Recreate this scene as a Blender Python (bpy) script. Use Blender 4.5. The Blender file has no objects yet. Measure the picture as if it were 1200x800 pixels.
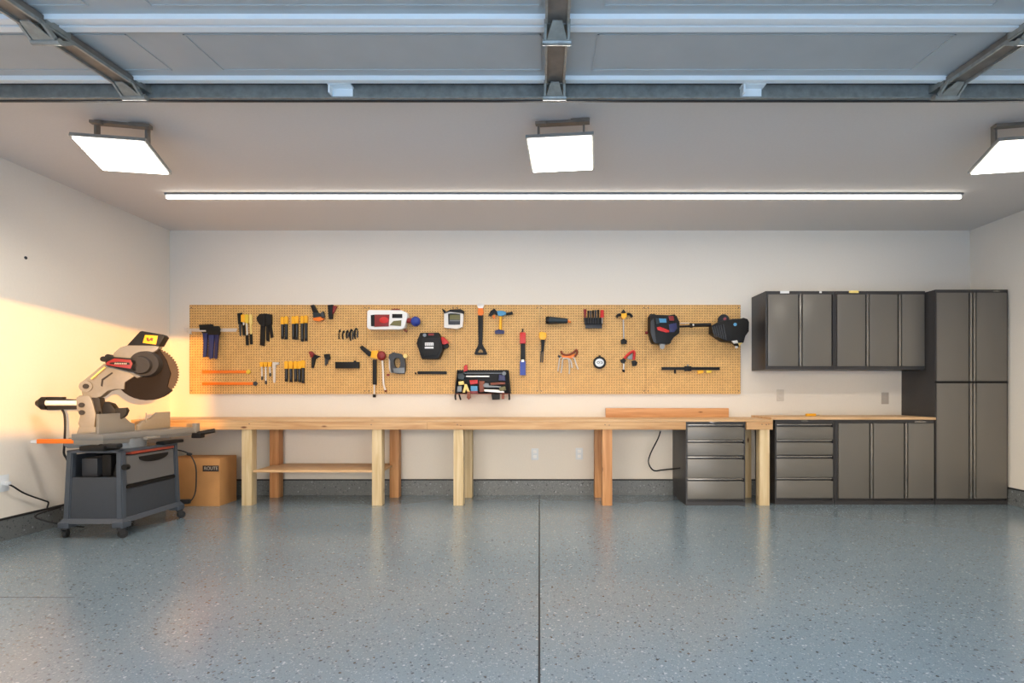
import bpy, bmesh, math, random
from mathutils import Vector, Matrix
R = math.radians
random.seed(7)
SC = bpy.context.scene
COL = SC.collection

# ------------------------------------------------------------------ camera
CD, CZ, F = 5.27, 1.029, 618.0          # distance to back wall, eye height, focal length in px of a 1200 px wide frame
VX, VY = 637.0, 459.0                   # where the room's vanishing point sits in the frame
cam = bpy.data.cameras.new('camera'); camo = bpy.data.objects.new('camera', cam); COL.objects.link(camo)
camo.location = (0, -CD, CZ); camo.rotation_euler = (R(90), 0, 0)
cam.sensor_width = 36; cam.lens = F/1200*36; cam.shift_x = (600-VX)/1200; cam.shift_y = (VY-400)/1200
cam.clip_start = .02
SC.camera = camo
# ------------------------------------------------------------------ view, sky, sun
SC.view_settings.view_transform = 'Standard'; SC.view_settings.look = 'None'
SC.view_settings.gamma = 1; SC.view_settings.use_curve_mapping = False
SC.view_settings.exposure = 0.17
w = bpy.data.worlds.new('sky'); SC.world = w; w.use_nodes = True
wn = w.node_tree; bg = wn.nodes['Background']; bg.inputs[1].default_value = 8.6
_tc = wn.nodes.new('ShaderNodeTexCoord'); _sp = wn.nodes.new('ShaderNodeSeparateXYZ'); _cr = wn.nodes.new('ShaderNodeValToRGB')
wn.links.new(_tc.outputs['Generated'], _sp.inputs[0]); wn.links.new(_sp.outputs[2], _cr.inputs[0]); wn.links.new(_cr.outputs[0], bg.inputs[0])
_e = _cr.color_ramp.elements; _e[0].position = 0.0; _e[0].color = (.92, .80, .66, 1); _e[1].position = .75; _e[1].color = (.28, .52, .92, 1)
_m = _e.new(.22); _m.color = (.98, .88, .76, 1); _m = _e.new(.42); _m.color = (.48, .66, .90, 1)
sun = bpy.data.lights.new('sun', 'SUN'); sun.energy = 5.0; sun.color = (1, .47, .09); sun.angle = R(.55)
suno = bpy.data.objects.new('sun', sun); COL.objects.link(suno)
SUND = Vector((-.835, 1, -.064))
suno.rotation_euler = SUND.to_track_quat('-Z', 'Y').to_euler()
STRIP_E, FLOOD_E = 6.0, 16.0
STRIP_W, FLOOD_W = 30.0, 20.0

# ------------------------------------------------------------------ materials
def s2l(c):
    return tuple((x/12.92 if x <= .04045 else ((x+.055)/1.055)**2.4) for x in [v/255 for v in c])
def mat(name, rgb, rough=.5, metal=0, coat=0, noise=0, nscale=20, emit=0, spec=.5):
    m = bpy.data.materials.new(name); m.use_nodes = True
    nt = m.node_tree; b = nt.nodes['Principled BSDF']
    c = s2l(rgb)
    b.inputs['Base Color'].default_value = (*c, 1); b.inputs['Roughness'].default_value = rough
    b.inputs['Metallic'].default_value = metal; b.inputs['Coat Weight'].default_value = coat
    b.inputs['Specular IOR Level'].default_value = spec
    if emit:
        b.inputs['Emission Color'].default_value = (*c, 1); b.inputs['Emission Strength'].default_value = emit
    if noise:
        tc = nt.nodes.new('ShaderNodeTexCoord'); n = nt.nodes.new('ShaderNodeTexNoise'); n.inputs['Scale'].default_value = nscale
        n.inputs['Detail'].default_value = 4
        nt.links.new(tc.outputs['Object'], n.inputs['Vector'])
        r = nt.nodes.new('ShaderNodeValToRGB')
        r.color_ramp.elements[0].position = .3; r.color_ramp.elements[1].position = .7
        r.color_ramp.elements[0].color = (*[x*(1-noise) for x in c], 1)
        r.color_ramp.elements[1].color = (*[min(1, x*(1+noise)) for x in c], 1)
        nt.links.new(n.outputs['Fac'], r.inputs['Fac']); nt.links.new(r.outputs['Color'], b.inputs['Base Color'])
        bp = nt.nodes.new('ShaderNodeBump'); bp.inputs['Strength'].default_value = .08; bp.inputs['Distance'].default_value = .01
        nt.links.new(n.outputs['Fac'], bp.inputs['Height']); nt.links.new(bp.outputs['Normal'], b.inputs['Normal'])
    return m
def wood(name, light, dark, axis=0, rough=.55, knots=True):
    m = bpy.data.materials.new(name); m.use_nodes = True; nt = m.node_tree; N = nt.nodes; L = nt.links
    b = N['Principled BSDF']; b.inputs['Roughness'].default_value = rough
    tc = N.new('ShaderNodeTexCoord'); mp = N.new('ShaderNodeMapping')
    s = [14, 14, 14]; s[axis] = .9; mp.inputs['Scale'].default_value = s
    L.new(tc.outputs['Object'], mp.inputs['Vector'])
    n = N.new('ShaderNodeTexNoise'); n.inputs['Scale'].default_value = 2.2; n.inputs['Detail'].default_value = 6; n.inputs['Distortion'].default_value = .6
    L.new(mp.outputs[0], n.inputs['Vector'])
    r = N.new('ShaderNodeValToRGB'); r.color_ramp.elements[0].position = .32; r.color_ramp.elements[1].position = .66
    r.color_ramp.elements[0].color = (*s2l(dark), 1); r.color_ramp.elements[1].color = (*s2l(light), 1)
    L.new(n.outputs['Fac'], r.inputs['Fac'])
    out = r.outputs['Color']
    if knots:
        v = N.new('ShaderNodeTexVoronoi'); v.inputs['Scale'].default_value = 1
        mp2 = N.new('ShaderNodeMapping'); s2 = [9, 9, 9]; s2[axis] = 3.2; mp2.inputs['Scale'].default_value = s2
        L.new(tc.outputs['Object'], mp2.inputs['Vector']); L.new(mp2.outputs[0], v.inputs['Vector'])
        kr = N.new('ShaderNodeValToRGB'); kr.color_ramp.elements[0].position = .05; kr.color_ramp.elements[1].position = .11
        kr.color_ramp.elements[0].color = (1, 1, 1, 1); kr.color_ramp.elements[1].color = (0, 0, 0, 1)
        L.new(v.outputs['Distance'], kr.inputs['Fac'])
        mx = N.new('ShaderNodeMixRGB'); mx.inputs['Color2'].default_value = (*s2l((110, 62, 25)), 1)
        L.new(kr.outputs['Color'], mx.inputs['Fac']); L.new(out, mx.inputs['Color1']); out = mx.outputs['Color']
    L.new(out, b.inputs['Base Color'])
    return m
def floor_mat(name, base, gloss=.17, dark=(26, 36, 48), light=(205, 208, 208), lf=1, scale=150, coat=.5, seams=True):
    m = bpy.data.materials.new(name); m.use_nodes = True; nt = m.node_tree; N = nt.nodes; L = nt.links
    b = N['Principled BSDF']; b.inputs['Roughness'].default_value = gloss+.1
    b.inputs['Coat Weight'].default_value = coat; b.inputs['Coat Roughness'].default_value = gloss
    tc = N.new('ShaderNodeTexCoord')
    big = N.new('ShaderNodeTexNoise'); big.inputs['Scale'].default_value = 1.3; big.inputs['Detail'].default_value = 3
    L.new(tc.outputs['Object'], big.inputs['Vector'])
    br = N.new('ShaderNodeValToRGB'); c = s2l(base)
    br.color_ramp.elements[0].color = (*[x*.9 for x in c], 1); br.color_ramp.elements[1].color = (*[x*1.1 for x in c], 1)
    L.new(big.outputs['Fac'], br.inputs['Fac']); out = br.outputs['Color']
    for sc, lo, colr, fac in ((scale*.6, .91, dark, .6), (scale*.8, .80, light, .22*lf), (scale, .70, dark, .22), (scale*1.6, .6, dark, .16), (scale*.45, .965, (36, 40, 46), .8), (scale*.5, .975, light, .4*lf)):
        v = N.new('ShaderNodeTexVoronoi'); v.inputs['Scale'].default_value = sc; v.inputs['Randomness'].default_value = 1
        nz = N.new('ShaderNodeTexNoise'); nz.inputs['Scale'].default_value = sc*.8
        L.new(tc.outputs['Object'], nz.inputs['Vector'])
        ad = N.new('ShaderNodeMixRGB'); ad.inputs['Fac'].default_value = .012; L.new(tc.outputs['Object'], ad.inputs['Color1']); L.new(nz.outputs['Color'], ad.inputs['Color2'])
        L.new(ad.outputs[0], v.inputs['Vector'])
        sp = N.new('ShaderNodeSeparateColor'); L.new(v.outputs['Color'], sp.inputs[0])
        gt = N.new('ShaderNodeMath'); gt.operation = 'GREATER_THAN'; gt.inputs[1].default_value = lo; L.new(sp.outputs[0], gt.inputs[0])
        ds = N.new('ShaderNodeMath'); ds.operation = 'LESS_THAN'; ds.inputs[1].default_value = .42; L.new(v.outputs['Distance'], ds.inputs[0])
        mu = N.new('ShaderNodeMath'); mu.operation = 'MULTIPLY'; L.new(gt.outputs[0], mu.inputs[0]); L.new(ds.outputs[0], mu.inputs[1])
        m2 = N.new('ShaderNodeMath'); m2.operation = 'MULTIPLY'; m2.inputs[1].default_value = fac; L.new(mu.outputs[0], m2.inputs[0])
        mx = N.new('ShaderNodeMixRGB'); mx.inputs['Color2'].default_value = (*s2l(colr), 1)
        L.new(m2.outputs[0], mx.inputs['Fac']); L.new(out, mx.inputs['Color1']); out = mx.outputs['Color']
    L.new(out, b.inputs['Base Color'])
    return m
def peg_mat():
    m = bpy.data.materials.new('pegboard'); m.use_nodes = True; nt = m.node_tree; N = nt.nodes; L = nt.links
    b = N['Principled BSDF']; b.inputs['Roughness'].default_value = .55
    tc = N.new('ShaderNodeTexCoord'); sp = N.new('ShaderNodeSeparateXYZ'); L.new(tc.outputs['Object'], sp.inputs[0])
    def M(op, a, bb=None):
        n = N.new('ShaderNodeMath'); n.operation = op
        for i, v in enumerate((a, bb)):
            if v is None: continue
            if isinstance(v, (int, float)): n.inputs[i].default_value = v
            else: L.new(v, n.inputs[i])
        return n.outputs[0]
    P = .0254
    vn = N.new('ShaderNodeTexNoise'); vn.inputs['Scale'].default_value = 75; vn.inputs['Detail'].default_value = 2; L.new(tc.outputs['Object'], vn.inputs['Vector'])
    fx = M('SUBTRACT', M('FRACT', M('DIVIDE', sp.outputs[0], P)), .5); fz = M('SUBTRACT', M('FRACT', M('DIVIDE', sp.outputs[2], P)), .5)
    dist = M('SQRT', M('ADD', M('MULTIPLY', fx, fx), M('MULTIPLY', fz, fz)))
    hole = M('LESS_THAN', dist, .185)
    n = N.new('ShaderNodeTexNoise'); n.inputs['Scale'].default_value = 9; n.inputs['Detail'].default_value = 8; L.new(tc.outputs['Object'], n.inputs['Vector'])
    r = N.new('ShaderNodeValToRGB'); r.color_ramp.elements[0].color = (*s2l((196, 148, 84)), 1); r.color_ramp.elements[1].color = (*s2l((220, 176, 110)), 1)
    L.new(n.outputs['Fac'], r.inputs['Fac'])
    mx = N.new('ShaderNodeMixRGB'); mx.inputs['Color2'].default_value = (*s2l((70, 42, 18)), 1)
    L.new(hole, mx.inputs['Fac']); L.new(r.outputs['Color'], mx.inputs['Color1']); hs = N.new('ShaderNodeHueSaturation'); L.new(mx.outputs['Color'], hs.inputs['Color'])
    L.new(M('ADD', M('MULTIPLY', vn.outputs['Fac'], .7), .68), hs.inputs['Value']); L.new(hs.outputs['Color'], b.inputs['Base Color'])
    return m

M = {}
M['wall'] = mat('wall_paint', (222, 213, 199), .75, noise=.012, nscale=60)
M['ceil'] = mat('ceiling_paint', (212, 205, 197), .85, noise=.015, nscale=60)
M['floor'] = floor_mat('epoxy_floor', (113, 128, 136))
M['curb'] = floor_mat('curb_epoxy', (98, 101, 100), .35, lf=2.0, scale=120, coat=.2, dark=(35, 38, 40), light=(150, 153, 155))
M['trim'] = mat('near_black', (28, 27, 28), .6)  # near-black for gaps and small dark parts, and for painted trim shadow lines
M['seam'] = mat('seam', (22, 22, 24), .8)
M['outer'] = mat('outer_concrete', (205, 203, 200), .9, noise=.1, nscale=4)
M['doorpanel'] = mat('door_paint', (168, 170, 166), .45, noise=.04, nscale=5)
M['doorlip'] = mat('door_lip_paint', (226, 228, 224), .4)
M['galv'] = mat('galvanised_steel', (146, 146, 138), .38, metal=.35, noise=.18, nscale=30)
M['galvd'] = mat('galvanised_steel_worn', (122, 114, 104), .45, metal=.3, noise=.2, nscale=14)
M['post'] = wood('pine_post', (214, 192, 152), (190, 162, 116), 2)
M['postr'] = wood('fir_post', (202, 148, 96), (172, 114, 66), 2)
M['rail'] = wood('fir_rail', (212, 172, 124), (180, 132, 84), 0)
M['deck'] = wood('bench_top_wood', (214, 176, 132), (188, 146, 100), 0)
M['offcut'] = wood('offcut_board', (212, 156, 102), (188, 130, 80), 0)
M['peg'] = peg_mat()
M['cab'] = mat('cabinet_frame', (48, 46, 46), .42, noise=.04, nscale=40)
M['cdoor'] = mat('cabinet_door', (110, 105, 97), .33, metal=.25)
M['chand'] = mat('cabinet_pull', (150, 145, 138), .25, metal=.7)
M['white'] = mat('white_plastic', (232, 230, 226), .4)
M['plate'] = mat('outlet_plate', (214, 218, 220), .4)
M['plateg'] = mat('outlet_plate_grey', (176, 164, 150), .5)
M['black'] = mat('black_plastic', (17, 16, 16), .5, spec=.3)
M['rubber'] = mat('black_rubber', (16, 16, 17), .7)
M['dark'] = mat('dark_grey_plastic', (50, 52, 56), .45)
M['teal'] = mat('dark_teal_plastic', (24, 38, 44), .4)
M['yellow'] = mat('yellow_plastic', (244, 176, 30), .4)
M['yel2'] = mat('pale_yellow_plastic', (236, 206, 120), .4)
M['lime'] = mat('clear_yellow_plastic', (226, 190, 60), .3)
M['orange'] = mat('orange_plastic', (240, 120, 24), .45)
M['red'] = mat('red_plastic', (200, 34, 30), .4)
M['redd'] = mat('dark_red_plastic', (130, 28, 26), .4)
M['blue'] = mat('blue_plastic', (36, 62, 150), .4)
M['navy'] = mat('navy_plastic', (30, 34, 84), .4)
M['cyan'] = mat('light_blue_plastic', (70, 140, 180), .4)
M['brown'] = mat('brown_plastic', (126, 58, 24), .45)
M['steel'] = mat('steel', (196, 196, 198), .3, metal=.9)
M['steelp'] = mat('pale_steel', (214, 208, 200), .35, metal=.4)
M['cast'] = mat('cast_aluminium', (134, 132, 126), .42, metal=.15, noise=.03, nscale=40)
M['castd'] = mat('cast_grey_metal', (118, 122, 124), .4, metal=.3)
M['blade'] = mat('saw_blade', (84, 68, 52), .6, metal=.2, spec=.3)
M['guard'] = mat('blade_guard', (36, 30, 27), .75, spec=.15)
M['motor'] = mat('motor_grey', (46, 45, 46), .6, spec=.3)
M['cartf'] = mat('cart_frame', (66, 72, 80), .42, noise=.02, nscale=30)
M['cartp'] = mat('cart_panel', (56, 60, 66), .4, noise=.03, nscale=30)
M['cartd'] = mat('cart_drawer', (96, 94, 92), .4)
M['box'] = mat('cardboard', (182, 130, 76), .8, noise=.06, nscale=8)
M['ink'] = mat('dark_ink', (46, 34, 28), .7)
M['glow'] = mat('led_diffuser', (255, 250, 242), .5, emit=STRIP_E)
M['flood'] = mat('flood_diffuser', (255, 250, 240), .5, emit=FLOOD_E)
M['blued'] = mat('deep_blue_plastic', (30, 44, 104), .4)
M['platew'] = mat('outlet_plate_tan', (200, 190, 176), .5)
M['redt'] = mat('brick_red_plastic', (150, 58, 38), .5)
M['olive'] = mat('olive_plastic', (110, 104, 60), .45)

# ------------------------------------------------------------------ mesh helpers
class MB:
    def __init__(s): s.bm = bmesh.new()
    def _mark(s): s._n = set(s.bm.verts)
    def box(s, x0, x1, y0, y1, z0, z1, bev=0, rot=None, piv=None):
        r = bmesh.ops.create_cube(s.bm, size=1); vs = r['verts']
        for v in vs:
            v.co = Vector(((x0+x1)/2+v.co.x*(x1-x0), (y0+y1)/2+v.co.y*(y1-y0), (z0+z1)/2+v.co.z*(z1-z0)))
        if bev:
            es = list({e for v in vs for e in v.link_edges})
            rr = bmesh.ops.bevel(s.bm, geom=es, offset=bev, segments=2, affect='EDGES', profile=.6)
            vs = list({v for f in rr['faces'] for v in f.verts} | {v for v in vs if v.is_valid})
        if rot is not None:
            p = Vector(piv) if piv is not None else Vector(((x0+x1)/2, (y0+y1)/2, (z0+z1)/2))
            for v in vs: v.co = p + rot @ (v.co-p)
        return s
    def prism(s, pts, vec, bev=0):
        """closed outline of 3D points swept along vec"""
        vec = Vector(vec)
        a = [s.bm.verts.new(Vector(p)) for p in pts]; b = [s.bm.verts.new(Vector(p)+vec) for p in pts]
        n = len(a); fs = [s.bm.faces.new(a[::-1]), s.bm.faces.new(b)]
        for i in range(n): fs.append(s.bm.faces.new((a[i], a[(i+1) % n], b[(i+1) % n], b[i])))
        bmesh.ops.recalc_face_normals(s.bm, faces=fs)
        if bev:
            es = list({e for f in fs[:2] for e in f.edges})
            try: bmesh.ops.bevel(s.bm, geom=es, offset=bev, segments=2, affect='EDGES', profile=.6)
            except Exception: pass
        return s
    def cyl(s, p, q, r, r2=None, n=16):
        p = Vector(p); q = Vector(q); r2 = r if r2 is None else r2
        d = (q-p); L = d.length
        if L < 1e-6: return s
        rot = d.to_track_quat('Z', 'Y').to_matrix().to_4x4()
        bmesh.ops.create_cone(s.bm, cap_ends=True, segments=n, radius1=r, radius2=r2, depth=L, matrix=Matrix.Translation((p+q)/2) @ rot)
        return s
    def tube(s, pts, r, n=8):
        """round tube through points, smoothed"""
        P = [Vector(p) for p in pts]
        if len(P) > 2:
            Q = []
            for i in range(len(P)-1):
                p0 = P[max(i-1, 0)]; p1 = P[i]; p2 = P[i+1]; p3 = P[min(i+2, len(P)-1)]
                for k in range(5):
                    t = k/5
                    Q.append(.5*((2*p1)+(-p0+p2)*t+(2*p0-5*p1+4*p2-p3)*t*t+(-p0+3*p1-3*p2+p3)*t**3))
            Q.append(P[-1]); P = Q
        rings = []; up = Vector((0, 0, 1))
        for i, p in enumerate(P):
            t = (P[min(i+1, len(P)-1)]-P[max(i-1, 0)]).normalized()
            a = t.cross(up)
            if a.length < .05: a = t.cross(Vector((1, 0, 0)))
            a.normalize(); b = t.cross(a).normalized(); up = a.cross(t)
            rings.append([s.bm.verts.new(p+r*(math.cos(2*math.pi*k/n)*a+math.sin(2*math.pi*k/n)*b)) for k in range(n)])
        for i in range(len(rings)-1):
            for k in range(n):
                s.bm.faces.new((rings[i][k], rings[i][(k+1) % n], rings[i+1][(k+1) % n], rings[i+1][k]))
        s.bm.faces.new(rings[0][::-1]); s.bm.faces.new(rings[-1])
        return s
    def ball(s, c, r, sx=1, sy=1, sz=1):
        bmesh.ops.create_uvsphere(s.bm, u_segments=16, v_segments=10, radius=r, matrix=Matrix.Translation(Vector(c)) @ Matrix.Diagonal((sx, sy, sz, 1)))
        return s
def link(name, mb, m, parent=None, label=None, kind=None, smooth=True):
    bm = mb.bm if isinstance(mb, MB) else mb
    bmesh.ops.recalc_face_normals(bm, faces=bm.faces)
    off = Vector((0, 0, 0)); p = parent
    while p is not None: off += p.location; p = p.parent
    if parent is None:
        xs = [v.co for v in bm.verts]
        off = Vector(((min(v.x for v in xs)+max(v.x for v in xs))/2, (min(v.y for v in xs)+max(v.y for v in xs))/2, min(v.z for v in xs)))
    for v in bm.verts: v.co -= off
    me = bpy.data.meshes.new(name); bm.to_mesh(me); bm.free()
    me.materials.append(m if not isinstance(m, str) else M[m])
    if smooth:
        for f in me.polygons: f.use_smooth = True
        try: me.set_sharp_from_angle(angle=R(35))
        except Exception: pass
    o = bpy.data.objects.new(name, me); COL.objects.link(o)
    if parent is None: o.location = off
    else: o.parent = parent
    if label: o['label'] = label
    if kind: o['kind'] = kind
    return o
def thing(name, label, cat, loc, group=None):
    o = bpy.data.objects.new(name, None); COL.objects.link(o); o.empty_display_size = .05
    o.location = loc; o['label'] = label; o['category'] = cat
    if group: o['group'] = group
    return o
def tag(o, label, cat, group=None):
    o['label'] = label; o['category'] = cat
    if group: o['group'] = group
    return o
def dup(root, dx=0, dy=0, dz=0, label=None, group=None):
    r = root.copy(); COL.objects.link(r); r.location = root.location+Vector((dx, dy, dz))
    if label: r['label'] = label
    if group: r['group'] = group
    for ch in list(root.children):
        c = ch.copy(); COL.objects.link(c); c.parent = r
        for g in list(ch.children):
            d = g.copy(); COL.objects.link(d); d.parent = c
    return r
def at(px, py, Y):
    d = CD+Y
    return Vector(((px-VX)/F*d, Y, CZ+(VY-py)/F*d))
def text(name, s, size, loc, m, parent, width=None, rot=(R(90), 0, 0), depth=.0006):
    cu = bpy.data.curves.new(name, 'FONT'); cu.body = s; cu.size = size; cu.align_x = 'CENTER'; cu.align_y = 'CENTER'; cu.extrude = depth
    t = bpy.data.objects.new(name, cu); COL.objects.link(t)
    bpy.context.view_layer.update()
    me = bpy.data.meshes.new_from_object(t); COL.objects.unlink(t); bpy.data.objects.remove(t)
    xs = [v.co.x for v in me.vertices]; sx = (width/(max(xs)-min(xs))) if width else 1
    mtx = Matrix.Translation(Vector(loc)) @ (Matrix.Rotation(rot[2], 4, 'Z') @ Matrix.Rotation(rot[1], 4, 'Y') @ Matrix.Rotation(rot[0], 4, 'X')) @ Matrix.Diagonal((sx, 1, 1, 1))
    me.transform(mtx)
    bm = bmesh.new(); bm.from_mesh(me); bpy.data.meshes.remove(me)
    return link(name, bm, m, parent, smooth=False)

# ------------------------------------------------------------------ the room
XL, XR, ZC, YF = -3.736, 4.262, 2.641, -5.6
link('floor', MB().box(XL-.1, XR+.1, YF-.1, .1, -.1, 0), 'floor', kind='structure')
link('ceiling', MB().box(XL-.1, XR+.1, YF-.1, .1, ZC, ZC+.1), 'ceil', kind='structure')
link('wall_back', MB().box(XL-.1, XR+.1, 0, .1, 0, ZC), 'wall', kind='structure')
link('wall_left', MB().box(XL-.1, XL, YF, 0, 0, ZC), 'wall', kind='structure')
link('wall_right', MB().box(XR, XR+.1, YF, 0, 0, ZC), 'wall', kind='structure')
OX0, OX1, OZ = -2.75, 2.75, 1.93
link('wall_front', MB().box(XL-.1, OX0, YF-.12, YF, 0, ZC).box(OX1, XR+.1, YF-.12, YF, 0, ZC).box(OX0, OX1, YF-.12, YF, OZ, ZC), 'wall', kind='structure')
link('ground', MB().box(-30, 30, -40, YF-.1, -.12, -.02), 'outer', kind='structure')
link('sun_blocker_low', MB().box(0, 6.84, -12.2, -12, -.1, 1.40), 'outer', kind='structure')  # unseen slab added to block the low sun, ends the sun patch below
link('sun_blocker_tall', MB().box(6.84, 9.6, -12.2, -12, -.1, 5.0), 'outer', kind='structure')  # unseen tall slab added to give the sun patch its right edge
BH = .15
link('baseboard_back', MB().box(XL, XR, -.016, .0, 0, BH), 'curb', kind='structure')
link('baseboard_left', MB().box(XL, XL+.016, YF, -.016, 0, BH), 'curb', kind='structure')
link('baseboard_right', MB().box(XR-.016, XR, YF, -.016, 0, BH), 'curb', kind='structure')
link('trim_shadow_1', MB().box(XL, XR, -.020, .0, BH-.004, BH+.008), 'trim', kind='structure')  # shadow lines of the drywall trim above the baseboards, drawn as near-black strips
link('trim_shadow_2', MB().box(XL, XL+.020, YF, -.020, BH-.004, BH+.008), 'trim', kind='structure')
link('trim_shadow_3', MB().box(XR-.020, XR, YF, -.020, BH-.004, BH+.008), 'trim', kind='structure')
link('trim_4', MB().prism([(-.0464, -.016, -.002), (-.0390, -.016, -.002), (-.0105, -3.5, -.002), (-.0190, -3.5, -.002)], (0, 0, .0028)).prism([(-.0105, -3.5, -.002), (.007, YF, -.002), (-.0015, YF, -.002), (-.0190, -3.5, -.002)], (0, 0, .0028)), 'seam', kind='structure')
link('trim_5', MB().box(XL+.016, -2.35, -2.63, -2.626, -.002, .0006), 'seam', kind='structure')
# patched hole on the left wall
h = at(30, 302, 0); dl = F*(-XL)/(VX-30)
hp = Vector((XL, dl-CD, CZ+(VY-302)/F*dl))
tag(link('wall_hole', MB().cyl(hp+Vector((-.002, 0, 0)), hp+Vector((.003, 0, 0)), .011), 'trim'), 'small dark hole high on the left wall', 'hole')

# ------------------------------------------------------------------ overhead garage door
SL = .065
def D(x, t, h):         # t: distance back from the inner edge, h: height below the door's underside
    return Vector((x, -2.77-t, 2.50-SL*t-h))
gd = bpy.data.objects.new('door_1', None); COL.objects.link(gd); gd.location = (0, -2.77, 2.50); gd['kind'] = 'structure'; gd['label'] = 'open overhead sectional garage door under the ceiling'
DX0, DX1 = -2.72, 2.72
def slab(mb, x0, x1, t0, t1, h0, h1):
    mb.prism([D(x0, t0, h0), D(x0, t1, h0), D(x0, t1, h1), D(x0, t0, h1)], (x1-x0, 0, 0)); return mb
DX0, DX1 = -3.3, 3.5
PITCH = .44
for k in range(5):
    t0 = k*PITCH
    p = MB(); slab(p, DX0, DX1, t0, t0+PITCH-.003, -.045, 0.0)
    # long shallow stamped rectangles on each section
    sec = link('door_section', p, 'doorpanel', gd)
    e = MB()
    for i in range(4):
        x0 = DX0+.16+i*1.68
        for (a, b, c, d_) in ((x0, x0+1.45, t0+.10, t0+.106), (x0, x0+1.45, t0+.36, t0+.366), (x0, x0+.006, t0+.10, t0+.366), (x0+1.444, x0+1.45, t0+.10, t0+.366)):
            slab(e, a, b, c, d_, 0, .004)
    link('stamped_edge', e, 'doorpanel', sec)
    lp = MB()
    slab(lp, DX0, DX1, t0+.004, t0+.026, 0, .012); slab(lp, DX0, DX1, t0+.030, t0+.052, 0, .02)
    if k: slab(lp, DX0, DX1, t0-.036, t0-.003, 0, .016)
    link('section_lip', lp, 'doorlip', sec)
    for v_ in (.014,):
        g = MB(); slab(g, DX0, DX1, t0+.0262, t0+.0298, 0, .006)
        if k: slab(g, DX0, DX1, t0-.0028, t0+.0038, -.002, .006)
        link('section_gap', g, 'trim', sec)
# strut along the inner edge
st = MB(); slab(st, DX0, DX1, -.055, -.048, -.03, .062); slab(st, DX0, DX1, -.062, -.030, .056, .064); slab(st, DX0, DX1, -.062, -.012, -.034, -.028)
link('edge_strut', st, 'galv', gd)
sg = MB(); slab(sg, DX0, DX1, -.012, .002, -.02, .008); link('bottom_seal', sg, 'rubber', gd)
lipb = MB(); slab(lipb, DX0, DX1, -.064, -.050, .064, .069); link('strut_edge', lipb, 'trim', gd)
def hinge(x, t):
    b = MB()
    slab(b, x-.05, x+.05, t-.055, t+.05, .0, .036)
    for sx in (-.050, .040):
        for (ta, ha, tb_, hb_) in ((t+.055, .034, t+.004, .078), (t-.075, .034, t-.014, .078)):
            b.prism([D(x+sx, ta, ha), D(x+sx, ta+(.020 if ta > t else -.016), ha), D(x+sx, tb_+(.012 if ta > t else -.012), hb_), D(x+sx, tb_, hb_-.016)], (.010, 0, 0))
    b.prism([D(x-.030, t-.075, .036), D(x+.030, t-.075, .036), D(x+.04, t-.014, .074), D(x-.04, t-.014, .074)], (0, 0, -.004))
    b.prism([D(x-.018, t+.085, .045), D(x+.018, t+.085, .045), D(x+.04, t+.01, .070), D(x-.04, t+.01, .070)], (0, 0, -.004))
    b.cyl(D(x-.056, t-.004, .074), D(x+.056, t-.004, .074), .013)
    return b
for xs, tt in ((.052, 0), (-1.945, 0), (1.91, 0)):
    s_ = MB(); slab(s_, xs-.042, xs+.042, .02, 2.2, .006, .034)
    stile = link('stile', s_, 'galvd', gd)
    e = MB(); slab(e, xs-.046, xs-.036, .02, 2.2, .03, .044); slab(e, xs+.036, xs+.046, .02, 2.2, .03, .044); link('stile_flange', e, 'galv', stile)
    for k in range(5):
        hh = hinge(xs, k*PITCH+.0); hb = link('hinge', hh, 'galv', gd)
for xs in (-.97, 1.0):
    c = MB(); slab(c, xs-.055, xs+.055, -.046, .004, .006, .014); slab(c, xs-.05, xs+.05, -.047, -.041, .010, .052); slab(c, xs-.052, xs-.044, -.046, .0, .010, .050); link('strut_clip', c, 'doorlip', gd)
for sx in (-1, 1):      # tracks on both sides carry the door
    pass

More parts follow.
